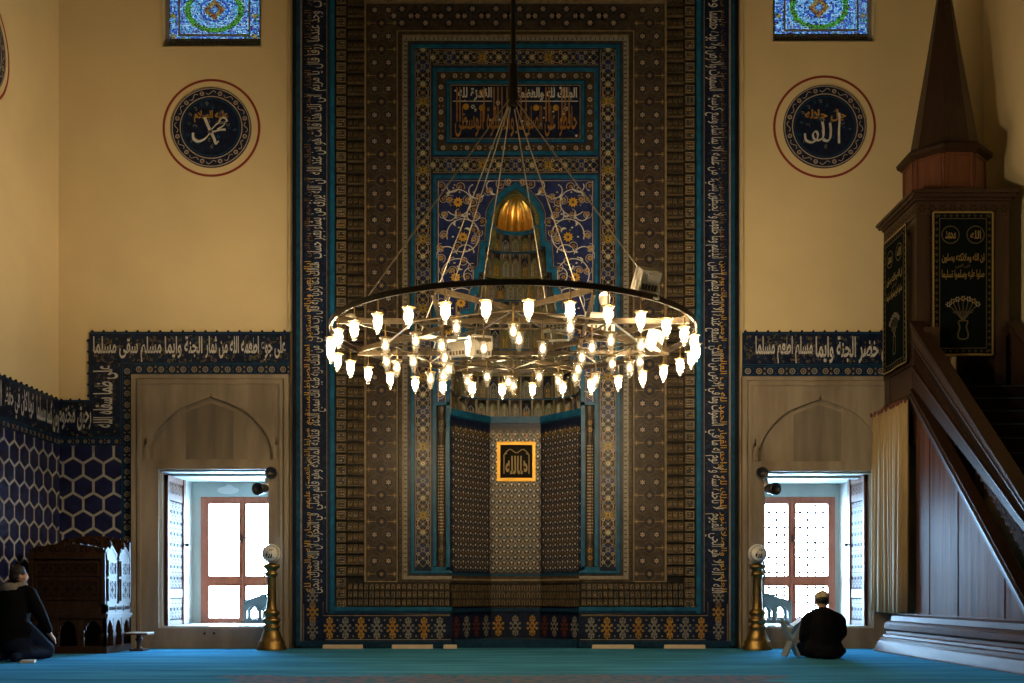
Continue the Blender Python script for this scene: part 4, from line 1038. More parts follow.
# ------------------------------------------------------------------ framed square in the niche
root = empty('framed_calligraphy', 'small gold-framed dark square of calligraphy hanging inside the prayer niche', 'picture frame')
YF = YN + DEP - .002; F = wallF(YF)
q = MB(); slab(q, F, 499, 444.5, 533.5, 479.5, 0, .02, rblack); q.build('backing', root)
q = MB(); frame_rect(q, F, 497, 442, 535.5, 481.5, 3, 0, .05, gframe); frame_rect(q, F, 499.4, 444.4, 533.1, 479.1, .9, .05, .06, gframe); q.build('frame', root)
q = MB(); write(q, F, 'لله', 505.5, 516, 474.5, 456, .023, gthread, .03); write(q, F, 'لله', 527.5, 517, 474.5, 456, .023, gthread, .03)
stroke(q, F, [(504, 474), (504, 455), (507, 453.5)], 1.0, .023, gthread); stroke(q, F, [(529, 474), (529, 455), (526, 453.5)], 1.0, .023, gthread)
stroke(q, F, spline([(504.5, 454), (510, 449.5), (516.5, 453), (523, 449.5), (528.5, 454)], 5), .9, .023, gthread); q.build('calligraphy', root)

# cream battens lying along the foot of the mihrab
for u0, u1, lb in ((323, 363, 'cream batten on the floor, leftmost at the foot of the tiled niche front'), (392, 433, 'long cream batten on the floor, left of the niche step, second from the left window'), (443.5, 457, 'short cream batten on the floor at the left edge of the niche step'),
                   (592, 633.5, 'cream batten on the floor just right of the niche step'), (664, 705, 'cream batten on the floor, rightmost at the foot of the tiled niche front')):
    k = 16.64 / FPX; q = MB(); x0, x1 = (u0 - 512) * k, (u1 - 512) * k
    q.box(x0, x1, 16.60, 16.70, .0, .012, batten); q.box(x0 + .01, x1 - .01, 16.625, 16.7, .012, .06, batten); q.prism([(16.60, .012), (16.625, .06), (16.625, .012)], x0, x1, batten, 'x')
    tag(q.build('floor_batten'), lb, 'batten')

# ------------------------------------------------------------------ candlesticks with round heads
def candlestick(px, label):
    Y = 16.32; p = P(px, 592, Y); root = empty('candlestick', label, 'candlestick', (p.x, Y, 0)); k = Y / FPX
    prof = [(14.6, 650), (14.6, 646.5), (13, 645), (13.2, 641.5), (11.5, 640), (10, 636), (8.3, 632), (7.6, 629), (8.8, 627), (7.4, 625), (6.2, 623.5), (8.6, 621.5), (9, 619.5), (7.2, 617.8), (5.6, 616.5), (8.2, 614), (8.2, 611.5), (5.6, 609.5), (4.9, 607), (4.6, 600), (4.3, 578), (4.6, 576.5), (6.2, 575), (6.4, 573), (4.6, 571.8), (5, 570), (8.2, 567.5), (8.4, 565), (5.5, 564), (4, 563.2), (.1, 563)]
    zz = lambda v: max(0, (649.6 - v) * k)
    q = MB(); q.lathe([(r * k, zz(v)) for r, v in prof], brass, n=28); q.build('column', root)
    q = MB()
    q.ellipsoid((0, 0, zz(553.5)), .142, .142, .145, whitep, 24, 14)
    F = lambda u, v, h=0.: (u, -math.sqrt(max(0, .144 ** 2 - u * u - v * v)) - .002, zz(553.5) + v)
    for a in range(0, 360, 12): stroke(q, F, [(.118 * cos(math.radians(a)), .118 * sin(math.radians(a))), (.118 * cos(math.radians(a + 7)), .118 * sin(math.radians(a + 7)))], .012, 0, black)
    write(q, F, 'الله', -.06, .06, -.07, .06, 0, black, .05)
    q.build('round_head', root)
    q = MB(); sg = 1 if px > 512 else -1
    q.tube([(.07 * sg, 0, zz(566)), (.115 * sg, 0, zz(570)), (.12 * sg, 0, zz(580)), (.09 * sg, 0, zz(584))], .008, brass, 6); q.build('hook', root)
candlestick(271.5, 'tall brass candlestick with white round head right of the left window')
candlestick(757.5, 'tall brass candlestick with white round head left of the right window')

# ------------------------------------------------------------------ twin black spotlights by each niche
def spots(px, s, label):
    p = P(px, 480, 16.7); root = empty('spotlight', label, 'spotlight', (p.x, 16.80, p.z - .2))
    q = MB(); q.box(-.05, .05, -.015, .02, .06, .26, plasticw); q.bar((0, 0, .2), (-s * .06, -.12, .27), .03, .03, plasticw); q.bar((0, 0, .12), (s * .06, -.10, .06), .03, .03, plasticw); q.build('bracket', root)
    for c, d in (((-s * .07, -.16, .30), (-s * .25, -.92, -.05)), ((s * .08, -.14, .06), (s * .35, -.9, -.1))):
        M = Vector(d).normalized().to_track_quat('Z', 'Y').to_matrix().to_4x4(); q = MB()
        q.lathe([(.0, -.10), (.055, -.10), (.065, -.07), (.068, .03), (.082, .05), (.082, .10), (.070, .10), (.055, .06), (.0, .055)], plasticb, c, 18, M=M @ Matrix.Scale(1.15, 4)); q.build('lamp_head', root)
spots(267, -1, 'pair of black spotlights at the upper right corner of the left window niche')
spots(766, 1, 'pair of black spotlights at the upper left corner of the right window niche')

# grey arched book rest standing in each window niche
def rest(xa, xb, s, label):
    """high end at xa beside the jamb, sloping down to xb"""
    root = empty('lectern', label, 'lectern', ((xa + xb) / 2, 17.75, .355)); c = (xa + xb) / 2; a, b = xa - c, xb - c
    for y in (-.17, .13):
        q = MB(); H0, H1 = .52, .34
        out = [(a, 0), (a, H0), (a + (b - a) * .3, H0 - .02), (b, H1), (b, 0)]
        w = b - a
        # side board with two arched openings: build as strips
        def topz(t): return H0 - (H0 - H1) * t if t > .3 else H0 - .06 * t
        for t0, t1 in ((0, .10), (.44, .54), (.9, 1.)): q.prism([(a + w * t0, 0), (a + w * t1, 0), (a + w * t1, topz(t1)), (a + w * t0, topz(t0))], y, y + .04, greyw, 'y')
        for t0, t1 in ((.10, .44), (.54, .9)):
            n = 8; arch = [(a + w * (t0 + (t1 - t0) * i / n), .20 + .09 * sin(PI * i / n)) for i in range(n + 1)]
            q.prism(arch + [(a + w * t1, topz(t1)), (a + w * t0, topz(t0))], y, y + .04, greyw, 'y'); q.prism([(a + w * t0, 0), (a + w * t1, 0), (a + w * t1, .07), (a + w * t0, .07)], y, y + .04, greyw, 'y')
        q.build('side_board', root)
    q = MB(); q.add([(a, -.17, .525), (a, .17, .525), (b, .17, .345), (b, -.17, .345), (a, -.17, .545), (a, .17, .545), (b, .17, .365), (b, -.17, .365)], [(0, 1, 2, 3), (4, 7, 6, 5), (0, 3, 7, 4), (1, 5, 6, 2), (0, 4, 5, 1), (3, 2, 6, 7)], greyw); q.build('sloping_top', root)
rest(-3.84, -4.36, -1, 'grey lectern with arched side standing in the left window niche')
rest(3.97, 4.54, 1, 'grey lectern with arched side standing in the right window niche')

# ------------------------------------------------------------------ chandelier
CD, CX = 12.0, (513.2 - 512) * 12.0 / FPX; RR, ZR = 2.0, CAMH + 2.855
FLOODS = []
chan = empty('chandelier', 'large round iron chandelier with glass lamps hanging before the prayer niche', 'chandelier', (CX, CD, ZR))
def cp(a, r=RR, z=0.): a = math.radians(a); return Vector((r * cos(a), r * sin(a), z))
q = MB()
q.lathe([(RR - .012, -.024), (RR + .012, -.024), (RR + .012, .024), (RR - .012, .024), (RR - .012, -.024)], iron, n=128, smooth=False)
q.lathe([(RR - .03, .024), (RR + .018, .024), (RR + .018, .031), (RR - .03, .031), (RR - .03, .024)], iron, n=128, smooth=False)
q.build('ring', chan)
q = MB()
for k in range(8):
    a, b = cp(22.5 + 45 * k, RR - .02), cp(22.5 + 45 * (k + 3), RR - .02); z = Vector((0, 0, (-.01 if k % 2 else -.045))); q.bar(a + z, b + z, .03, .055, bronze)
q.build('star_beams', chan)
q = MB()
for r_, z_ in ((1.40, -.10), (.80, -.12)):
    pts = [cp(45 * k + (0 if r_ > 1 else 22.5), r_, z_) for k in range(9)]
    for a, b in zip(pts, pts[1:]): q.tube([a, b], .012, bronze, 6)
for k in range(8): q.tube([cp(45 * k, 1.40, -.10), cp(45 * k, 1.36, -.03)], .01, bronze, 6); q.tube([cp(45 * k + 22.5, .80, -.12), cp(45 * k + 22.5, .80, -.03)], .01, bronze, 6); q.tube([cp(45 * k, 1.4, -.1), cp(45 * k + 22.5, .8, -.12)], .01, bronze, 6); q.tube([cp(45 * k, 1.4, -.1), cp(45 * k - 22.5, .8, -.12)], .01, bronze, 6)
q.build('inner_frame', chan)
ZA = (592 - 95) * 12.0 / FPX + CAMH - ZR; ap = Vector((-.01, 0, ZA))
for a in (-135, -45, 130, 122, 106, 74, 56):
    q = MB(); e = cp(a, RR, .04); n = 34
    q.tube([ap, e], .0045, chrome, 6)
    d = e - ap
    for i in range(1, n): c = ap + d * i / n; q.tube([c - d.normalized() * .05, c + d.normalized() * .05], .0075, chrome, 5)
    q.build('suspension_rod', chan)
q = MB(); q.tube([(0, 0, ZA - .1), (0, 0, ZC - ZR)], .028, iron, 10); q.lathe([(.03, -.14), (.06, -.12), (.065, -.02), (.05, .02), (.05, .32), (.03, .36)], iron, (0, 0, ZA), 12); q.lathe([(.0, 0), (.16, 0), (.10, -.09), (.04, -.14)], iron, (0, 0, ZC - ZR), 16); q.build('hanging_pole', chan)
def lamp(lit):
    rod = MB(); rod.tube([(0, 0, .02), (0, 0, -.135)], .009, brass, 6); rod.lathe([(.012, -.130), (.05, -.136), (.074, -.143), (.076, -.149), (.05, -.152), (.012, -.154)], brass, n=16); rod.lathe([(.022, -.155), (.022, -.185), (.012, -.19)], whitep, n=8)
    r = rod.build('lamp', chan)
    g = MB(); g.lathe([(.078, -.148), (.060, -.156), (.052, -.19), (.054, -.23), (.050, -.27), (.038, -.305), (.024, -.328), (.026, -.340), (.018, -.362), (.0, -.37)], glassm, n=16); g.build('glass_shade', r)
    b = MB(); b.lathe([(.012, -.186), (.026, -.20), (.034, -.225), (.034, -.25), (.022, -.278), (.0, -.288)], bulbm if lit else bulbd, n=8); b.build('bulb', r)
    return r
L1 = lamp(True); L2 = lamp(False); L1.scale = (.86, .86, .90); L2.scale = (.88, .88, .92); first = {1: True, 2: True}
def put(proto, k, pos):
    o = proto if first[k] else dup(proto, chan); first[k] = False; o.location = pos
for k in range(32): put(L1, 1, cp(-86 + 11.25 * k, RR, -.03))
for k in range(8):
    put(L2, 2, cp(45 * k, 1.40, -.09)); put(L2, 2, cp(45 * k + 22.5, .80, -.11)); put(L2, 2, cp(45 * k + 22.5, 1.46, -.04))
    put(L2, 2, cp(45 * k + 3, 1.10, -.10))
def flood(loc, rz, rx, w, h, lit=False):
    M = Matrix.Rotation(rz, 4, 'Z') @ Matrix.Rotation(rx, 4, 'X'); q = MB(); T = Matrix.Translation(Vector(loc)) @ M
    q.box(-w / 2, w / 2, -.05, .05, -h / 2, h / 2, plasticw, T); q.box(-w / 2 - .012, w / 2 + .012, .05, .075, -h / 2 - .012, h / 2 + .012, plasticw, T)
    for i in range(5): x = -w * .34 + w * .17 * i; q.box(x - .012, x + .012, -.062, -.05, -h * .40, -h * .12, bronze, T)
    q.box(-w * .2, w * .2, -.058, -.05, h * .05, h * .35, plasticw, T)
    o = q.build('floodlight', chan); FLOODS.append(Vector(loc))
    y = MB(); a = T @ Vector((-w / 2 - .02, 0, 0)); b = T @ Vector((w / 2 + .02, 0, 0)); mid = Vector((loc[0], loc[1], 0.))
    y.bar(a, (a + mid * 1.0 + Vector((a.x, a.y, 0))) / 2 * .5 + a * .0 if False else Vector((a.x, a.y, .0)), .02, .012, plasticw); y.bar(b, Vector((b.x, b.y, .0)), .02, .012, plasticw); y.bar(Vector((a.x, a.y, .0)), Vector((b.x, b.y, .0)), .03, .02, plasticw)
    y.build('yoke', o)
flood((1.30, -1.50, .16), .5, .5, .22, .2); flood((.98, .3, .20), .2, .3, .30, .2); flood((.48, .3, .20), -.1, .2, .26, .18); flood((-.62, .2, -.12), -.3, .2, .22, .16); flood((-.35, .1, -.14), .4, .2, .2, .16); flood((1.62, .3, .0), 1.2, .3, .26, .2)
q = MB(); q.ellipsoid((-1.72, -.55, .02), .07, .07, .07, plasticw, 14, 8); q.ellipsoid((.93, -.95, .16), .055, .055, .045, bulbd, 12, 8); q.lathe([(.06, 0), (.05, -.06), (.02, -.1), (0.01, -.15)], plasticw, (.93, -.95, .15), 12); q.build('round_flood', chan)

# the floodlights clamped on the ring throw warm light up at the qibla wall
for i, (p, aim) in enumerate(zip(FLOODS, ((5.2, 16.8, 5.2), (2.5, 16.8, 5.4), (0, 16.8, 5.4), (-6., 16.5, 5.2), (-7.05, 13.6, 5.0), (7., 15.0, 5.6)))):
    l = bpy.data.lights.new('floodlight_beam', 'SPOT'); l.energy = (420, 110, 90, 90, 1150, 110)[i]; l.color = (1., .78, .50); l.spot_size = math.radians(125); l.spot_blend = 1.; l.shadow_soft_size = .08
    o = bpy.data.objects.new('floodlight_beam', l); C.objects.link(o); w0 = Vector((CX, CD, ZR)) + p + Vector((0, .12, .12)); o.location = w0
    o.rotation_euler = (Vector(aim) - w0).to_track_quat('-Z', 'Y').to_euler()
# ------------------------------------------------------------------ the wooden pulpit
XS = 5.68
mb = empty('pulpit', 'dark wooden pulpit with steep stair, canopy and tall spire at the right wall', 'pulpit', (6.3, 13.2, 0))
def mput(q, name, parent=None):
    o = q.build(name, parent or mb)
    if not parent: o.location = (-6.3, -13.2, 0)
    return o
Y0 = 9.6; sl = .862; zl = lambda Y: 3.60 + (Y - 15.35) * sl     # lower edge of the stair string
# plinth
prof = [(5.34, 0), (5.345, .02), (5.405, .14), (5.43, .16), (5.44, .20), (5.48, .215), (5.49, .245), (5.53, .26), (5.535, .30), (5.50, .33), (5.50, .40), (5.54, .43), (5.60, .45), (5.61, .52), (5.66, .545), (5.66, .56), (7.31, .56), (7.31, 0)]
q = MB(); q.prism(prof, Y0, 16.02, woodb, 'y')
mput(q, 'plinth')
# planked side
q = MB(); ys = [15.22, 14.75, 14.3, 13.82, 13.4, 12.95, 12.5, 12.1, 11.77]
for i, (a, b) in enumerate(zip(ys, ys[1:])):
    x = XS + (0, .006, .002, .009, .004)[i % 5]; q.prism([(a - .006, .55), (a - .006, zl(a) + .05), (b + .006, max(.551, zl(b) + .05)), (b + .006, .55)], x, x + .05, woodp, 'x')
q.prism([(15.25, .55), (15.25, 3.6), (11.8, .551)], XS + .012, XS + .06, darkw, 'x')
mput(q, 'side_panel')
# string: mouldings, carved band, hand rail (parallelograms along the slope)
def par(q, a0, a1, x0, x1, m_, ya=15.32, yb=None):
    pts = []
    yb = yb or Y0 + .1
    for Y, d in ((ya, a0), (ya, a1)): pts.append((Y, zl(Y) + d))
    yb2 = yb
    pts += [(yb2, max(.02, zl(yb2) + a1)), (yb2 + 0, max(.01, zl(yb2) + a0))]
    q.prism(pts, x0, x1, m_, 'x')
q = MB(); yb = 11.2
par(q, -.03, .06, XS - .045, XS + .1, woodk, yb=11.8); par(q, .06, .10, XS - .07, XS + .1, wood, yb=11.7); par(q, .10, .17, XS - .055, XS + .1, woodk, yb=11.6); par(q, .17, .21, XS - .02, XS + .1, darkw); par(q, .21, .46, XS - .03, XS + .1, woodk); par(q, .46, .50, XS - .045, XS + .1, wood)
mput(q, 'stair_string')
q = MB(); par(q, .50, .82, XS + .0, XS + .08, darkw); par(q, .82, .86, XS - .04, XS + .1, wood)
Fs = frameF((XS - .0, 0, 0), (0, -1, 0), (0, 0, 1), (-1, 0, 0))
y = 15.2
while y > 10.4:
    zc = zl(y) + .66; G = lambda u, v, h, y=y, zc=zc: Fs(-y + u, zc + v - u * sl, h)
    rosette(q, G, 0, 0, .10, 6, .008, woodband, darkw); rosette(q, G, .11, .07, .06, 4, .006, woodband, darkw); rosette(q, G, .11, -.07, .06, 4, .006, woodband, darkw)
    stroke(q, G, [(-.11 + .22 * t / 10, .12 * cos(PI * t / 5)) for t in range(11)], .018, .007, woodband); stroke(q, G, [(-.11 + .22 * t / 10, -.12 * cos(PI * t / 5)) for t in range(11)], .018, .007, woodband)
    y -= .22
mput(q, 'carved_band')
q = MB(); par(q, .86, 1.06, XS - .03, XS + .1, wood); par(q, 1.06, 1.13, XS - .06, XS + .13, woodk); mput(q, 'hand_rail')
q = MB(); par(q, -.2, 1.06, 7.05, 7.13, wood); par(q, 1.06, 1.13, 7.0, 7.16, woodk); mput(q, 'far_balustrade')
q = MB(); n = 14
for i in range(n):
    ya = 10.0 + (15.3 - 10.0) * i / n; z = max(.56, .4) + (3.75 - .5) * (i + 1) / n - .1
    yb_ = 10.0 + (15.3 - 10.0) * (i + 1) / n
    q.box(XS + .1, 7.05, ya, yb_ + .02, z - .23, z - .015, darkw); q.box(XS + .1, 7.05, ya - .02, yb_ + .02, z - .015, z, mat('dark_teal_carpet', (.006, .028, .035), .9))
q.box(XS + .1, 7.05, 15.3, 16.55, 3.5, 3.64, wood)
mput(q, 'stair')
q = MB()
for x in (XS + .02, 7.05):
    q.box(x, x + .14, 9.75, 9.9, 0, 2.9, woodk); q.lathe([(.0, .30), (.05, .24), (.09, .14), (.07, .04), (.09, 0)], wood, (x + .07, 9.82, 2.9), 12)
q.box(XS + .02, 7.19, 9.75, 9.9, 2.55, 2.8, woodk); mput(q, 'gateway')
# canopy pavilion
KX0, KX1, KY0, KY1 = XS + .05, 7.04, 15.36, 16.68
q = MB()
for x in (KX0, KX1 - .2):
    for y in (KY0, KY1 - .2): q.box(x, x + .2, y, y + .2, .56 if y > 16 else 3.4, 6.38, wood)
q.box(KX0 + .02, KX0 + .06, KY0 + .0, KY1, 3.0, 4.15, wood); q.box(KX0 - .02, KX0 + .07, KY0, KY1, 3.60, 3.72, woodk); q.box(KX0 - .015, KX0 + .07, KY0, KY1, 4.12, 4.24, woodk)
q.box(KX0, KX0 + .2, 15.05, 15.38, .56, 4.55, wood)
q.box(KX1 - .04, KX1, KY0, KY1, 3.5, 4.5, wood)
mput(q, 'canopy_posts')
q = MB()
for (o, u, n, L) in (((KX0, KY0, 0), (1, 0, 0), (0, -1, 0), KX1 - KX0), ((KX0, KY1, 0), (0, -1, 0), (-1, 0, 0), KY1 - KY0)):
    F = frameF(o, u, (0, 0, 1), n); k = 12
    a = [(.2 + (L - .4) * i / k, 5.95 + .28 * sin(PI * i / k) ** .8) for i in range(k + 1)]
    for p, r in zip(a, a[1:]): slab(q, F, p[0], min(p[1], r[1]), r[0], 6.40, -.10, -.01, wood)
    slab(q, F, 0, 6.2, L, 6.4, -.1, .01, wood)
    for i in range(9): rosette(q, F, L * (i + .5) / 9, 6.3, .07, 6, .014, woodk, wood)
mput(q, 'carved_arches')
q = MB()
for i, (e, z0, z1) in enumerate(((.0, 6.36, 6.41), (.03, 6.41, 6.45), (.07, 6.45, 6.50), (.10, 6.50, 6.54))): q.box(KX0 - e, KX1 + e, KY0 - e, min(KY1 + e, 16.84), z0, z1, wood)
mput(q, 'cornice')
oc = Vector(((KX0 + KX1) / 2, (KY0 + KY1) / 2, 0)); a8 = PI / 8
q = MB(); o8 = lambda r, z: [(oc.x + r * cos(a8 + PI / 4 * k), oc.y + r * sin(a8 + PI / 4 * k), z) for k in range(8)]
def ogee(q, prof, m_):
    for (r0, z0), (r1, z1) in zip(prof, prof[1:]):
        a, b = o8(r0, z0), o8(r1, z1); q.add(a + b, [(k, (k + 1) % 8, 8 + (k + 1) % 8, 8 + k) for k in range(8)], m_)
ogee(q, [(.7, 6.54), (.62, 6.60), (.575, 6.62), (.575, 7.18)], woodr)
for k in range(8):
    a, b = Vector(o8(.577, 0)[k]), Vector(o8(.577, 0)[(k + 1) % 8]); d = (b - a).normalized(); nn = Vector((d.y, -d.x, 0)); L = (b - a).length
    F = frameF(a, d, (0, 0, 1), nn); frame_rect(q, F, .03, 6.66, L - .03, 7.16, .035, -.005, .012, woodr)
mput(q, 'drum')
q = MB(); ogee(q, [(.575, 7.14), (.66, 7.2), (.67, 7.25), (.60, 7.31), (.52, 7.33), (.5, 7.33)], woodk); ogee(q, [(.49, 7.33), (.475, 7.40), (.24, 8.78), (.03, 10.12), (.0, 10.2)], wood)
q.lathe([(.03, 10.1), (.08, 10.2), (.02, 10.3), (.05, 10.4), (.0, 10.6)], brass, oc, 10)
mput(q, 'spire')

# hangings of the canopy
def banner(o, u, n, w, h, label, loc):
    root = empty('banner', label, 'banner', loc); F0 = frameF((0, 0, 0), u, (0, 0, 1), n)
    F = lambda a, b, hh=0.: F0(a, b, hh + .012 * sin(a * 9) * (1 - b / h))
    q = MB(); N = 10
    for i in range(N):
        for j in range(12): slab(q, F, -w / 2 + w * i / N, h * j / 12, -w / 2 + w * (i + 1) / N, h * (j + 1) / 12, -.012, 0, velvet)
    q.build('cloth', root)
    q = MB()
    for e, ww, m_ in ((.02, .028, gthread), (.11, .012, dthread)):
        a, b, c, d = -w / 2 + e, e, w / 2 - e, h - e
        for p, r in (((a, b), (a, d)), ((a, d), (c, d)), ((c, d), (c, b)), ((c, b), (a, b))):
            stroke(q, F, [(p[0] + (r[0] - p[0]) * t / 12, p[1] + (r[1] - p[1]) * t / 12) for t in range(13)], ww, .004, m_)
    for i in range(22):
        for sg in (-1, 1): rosette(q, F, sg * (w / 2 - .068), .08 + (h - .16) * i / 21, .026, 4, .004, dthread, velvet)
    for i in range(9): rosette(q, F, -w / 2 + .1 + (w - .2) * i / 8, h - .07, .026, 4, .004, dthread, velvet); rosette(q, F, -w / 2 + .1 + (w - .2) * i / 8, .07, .026, 4, .004, dthread, velvet)
    for sg, tx in ((-1, 'محمد'), (1, 'الله')):
        x = sg * w * .20; ring(q, F, x, h * .835, .115, .13, .004, dthread, 18); write(q, F, tx, x - .075, x + .075, h * .835 - .06, h * .835 + .06, .005, gthread, .02)
    q.build('gold_border', root)
    q = MB()
    write(q, F, 'ان الله وملائكته يصلون', -w * .34, w * .34, h * .64, h * .71, .005, gthread, .02); write(q, F, 'على النبي', -w * .12, w * .12, h * .60, h * .635, .005, dthread, .02); write(q, F, 'صلوا عليه وسلموا تسليما', -w * .34, w * .34, h * .525, h * .595, .005, gthread, .02)
    q.build('embroidered_script', root); q = MB()
    stroke(q, F, spline([(-.07, h * .15), (-.05, h * .12), (.05, h * .12), (.07, h * .15), (.045, h * .20), (.06, h * .24), (-.06, h * .24), (-.045, h * .20), (-.07, h * .15)], 4), .02, .004, dthread)
    for i in range(-3, 4):
        a = i * .30; p = spline([(0, h * .24), (sin(a) * .12, h * .24 + .12), (sin(a) * .26, h * .24 + .10 + cos(a) * .22)], 5); stroke(q, F, p, .012, .004, dthread); rosette(q, F, p[-1][0], p[-1][1], .045, 6, .006, grey if i % 2 else gthread, velvet)
        rosette(q, F, sin(a) * .15, h * .24 + .13, .025, 4, .005, dthread, velvet)
    q.build('flower_vase_motif', root)
banner(None, (1, 0, 0), (0, -1, 0), .88, 2.05, 'dark green banner with gold script hanging on the front of the pulpit canopy', ((KX0 + KX1) / 2 - .02, KY0 - .06, 4.20))
banner(None, (0, -1, 0), (-1, 0, 0), .96, 2.02, 'dark green banner with gold script hanging on the left side of the pulpit canopy', (KX0 - .07, (KY0 + KY1) / 2 + .02, 4.16))

# curtain over the pulpit's side passage
root = empty('curtain', 'pleated ochre curtain hanging over the side passage of the pulpit', 'curtain', (5.60, 16.05, .57))
q = MB(); N = 130; La, Lb = -.68, .66
def cx_(t, z): return .035 * sin(t * 2 * PI * 11 + .6 * sin(t * 17)) + .012 * sin(t * 2 * PI * 27) - .03 * (1 - z) * sin(t * 9)
rows = [0, .25, .5, .75, .93, 1.]; vs = []
for r_ in rows:
    for i in range(N + 1):
        t = i / N; vs.append((cx_(t, r_) * (1 if r_ < .9 else .8), La + (Lb - La) * t, 3.03 * r_ + (.015 * sin(t * 40) if r_ == 0 else 0)))
fs = [(j * (N + 1) + i, j * (N + 1) + i + 1, (j + 1) * (N + 1) + i + 1, (j + 1) * (N + 1) + i) for j in range(len(rows) - 1) for i in range(N)]
q.add(vs, fs, curt, True); o = q.build('cloth', root); md = o.modifiers.new('thick', 'SOLIDIFY'); md.thickness = .012
q = MB()
for i in range(44): t = (i + .5) / 44; q.ellipsoid((cx_(t, 1.) - .02, La + (Lb - La) * t, 3.02), .022, .018, .035, fringe, 6, 4)
q.tube([(.0, La - .04, 3.045), (.0, Lb + .04, 3.045)], .018, wood, 8); q.build('pelmet_fringe', root)

# ------------------------------------------------------------------ carved reader's seat in the left corner
ks = empty('carved_seat', 'dark carved wooden throne-like seat with arcaded base in the left corner', 'seat', (-6.28, 15.82, 0))
SX0, SX1, SY0, SY1 = -.54, .54, -.5, .5
def arcade(q, F, L, n, z0, z1, m_, t=.05):
    w = L / n
    for i in range(n + 1):
        u = i * w; slab(q, F, max(0, u - .045), z0, min(L, u + .045), z1, -t, 0, m_)
    for i in range(n):
        k = 10; u0 = i * w + .045; ww = w - .09
        A = [(u0 + ww * j / k, z1 - .17 + .14 * sin(PI * j / k) ** .7 + (.03 if 3 < j < 7 else 0) * 0) for j in range(k + 1)]
        for p, r in zip(A, A[1:]): slab(q, F, p[0], min(p[1], r[1]), r[0], z1, -t, -.004, m_)
        for sg in (0, 1): ring(q, F, u0 + ww * sg, z0 + .16, .012, .03, .004, m_, 8)
    slab(q, F, 0, z0 - .1, L, z0, -t, .012, m_)
q = MB()
FF = frameF((SX0, SY0, 0), (1, 0, 0), (0, 0, 1), (0, -1, 0)); FR = frameF((SX1, SY0, 0), (0, 1, 0), (0, 0, 1), (1, 0, 0))
arcade(q, FF, 1.08, 3, .10, .50, woodk); arcade(q, FR, 1.0, 3, .10, .50, woodk)
slab(q, FF, 0, .50, 1.08, .56, -.06, .025, woodk); slab(q, FR, 0, .50, 1., .56, -.06, .025, woodk)
q.box(SX0, SX1 - .05, SY0 + .05, SY1, .50, .55, woodk); q.box(SX0, SX0 + .05, SY0, SY1, 0, .5, woodk); q.box(SX0, SX1, SY1 - .05, SY1, 0, .5, woodk)
q.build('arcaded_base', ks)
q = MB()  # drawers strip
slab(q, FF, 0, .56, 1.08, .70, -.06, .0, woodk); slab(q, FR, 0, .56, 1., .70, -.06, .0, woodk)
for i in range(3): frame_rect(q, FR, .06 + i * .31, .59, .06 + i * .31 + .27, .68, .018, .0, .012, woodk); q.box(SX1 + .001, SX1 + .004, SY0 + .1 + i * .31, SY0 + .29 + i * .31, .61, .66, darkw)
q.build('seat_rail', ks)
def fret(q, F, u0, v0, u1, v1, m_, n=3):
    quad(q, F, u0, v0, u1, v1, .002, darkw); frame_rect(q, F, u0, v0, u1, v1, .03, .002, .02, m_); w = (u1 - u0) / n; k = max(1, round((v1 - v0) / w)); hh = (v1 - v0) / k
    for i in range(n):
        for j in range(k):
            c, d = u0 + (i + .5) * w, v0 + (j + .5) * hh; rosette(q, F, c, d, w * .42, 8, .010, m_, darkw); ring(q, F, c, d, w * .40, w * .48, .012, m_, 10); stroke(q, F, [(c - w / 2, d), (c, d + hh / 2), (c + w / 2, d), (c, d - hh / 2)], w * .12, .013, m_, True)
q = MB(); slab(q, FF, 0, .70, 1.08, 1.36, -.05, 0, woodk)
for a, b in ((0, .06), (1.02, 1.08)): slab(q, FF, a, .70, b, 1.42, -.05, .03, woodk)
fret(q, FF, .08, .76, 1.0, 1.06, woodk, 6); fret(q, FF, .08, 1.10, 1.0, 1.30, woodk, 8); slab(q, FF, 0, 1.34, 1.08, 1.40, -.06, .04, woodk)
q.build('front_panel', ks)
# side: two leaves with pointed heads
for a, b in ((.02, .42), (.52, .98)):
    q = MB(); slab(q, FR, a, .70, b, 1.32, -.05, 0, woodk); poly(q, FR, [(a, 1.32), (b, 1.32), (b, 1.40), ((a + b) / 2, 1.52), (a, 1.40)], 0, woodk); poly(q, FR, [(a, 1.32), (b, 1.32), (b, 1.40), ((a + b) / 2, 1.52), (a, 1.40)], -.05, woodk)
    stroke(q, FR, [(a, 1.40), ((a + b) / 2, 1.52), (b, 1.40)], .04, .01, woodk); q.ellipsoid(FR((a + b) / 2, 1.56, -.025), .03, .03, .05, woodk, 8, 6)
    fret(q, FR, a + .04, .74, b - .04, 1.06, woodk, 2); fret(q, FR, a + .04, 1.10, b - .04, 1.32, woodk, 2); q.build('side_leaf', ks)
q = MB(); q.box(SX0, SX1, SY1 - .06, SY1, .5, 1.56, woodk); q.box(SX0, SX0 + .06, SY0, SY1, .5, 1.38, woodk); q.build('back_panel', ks)
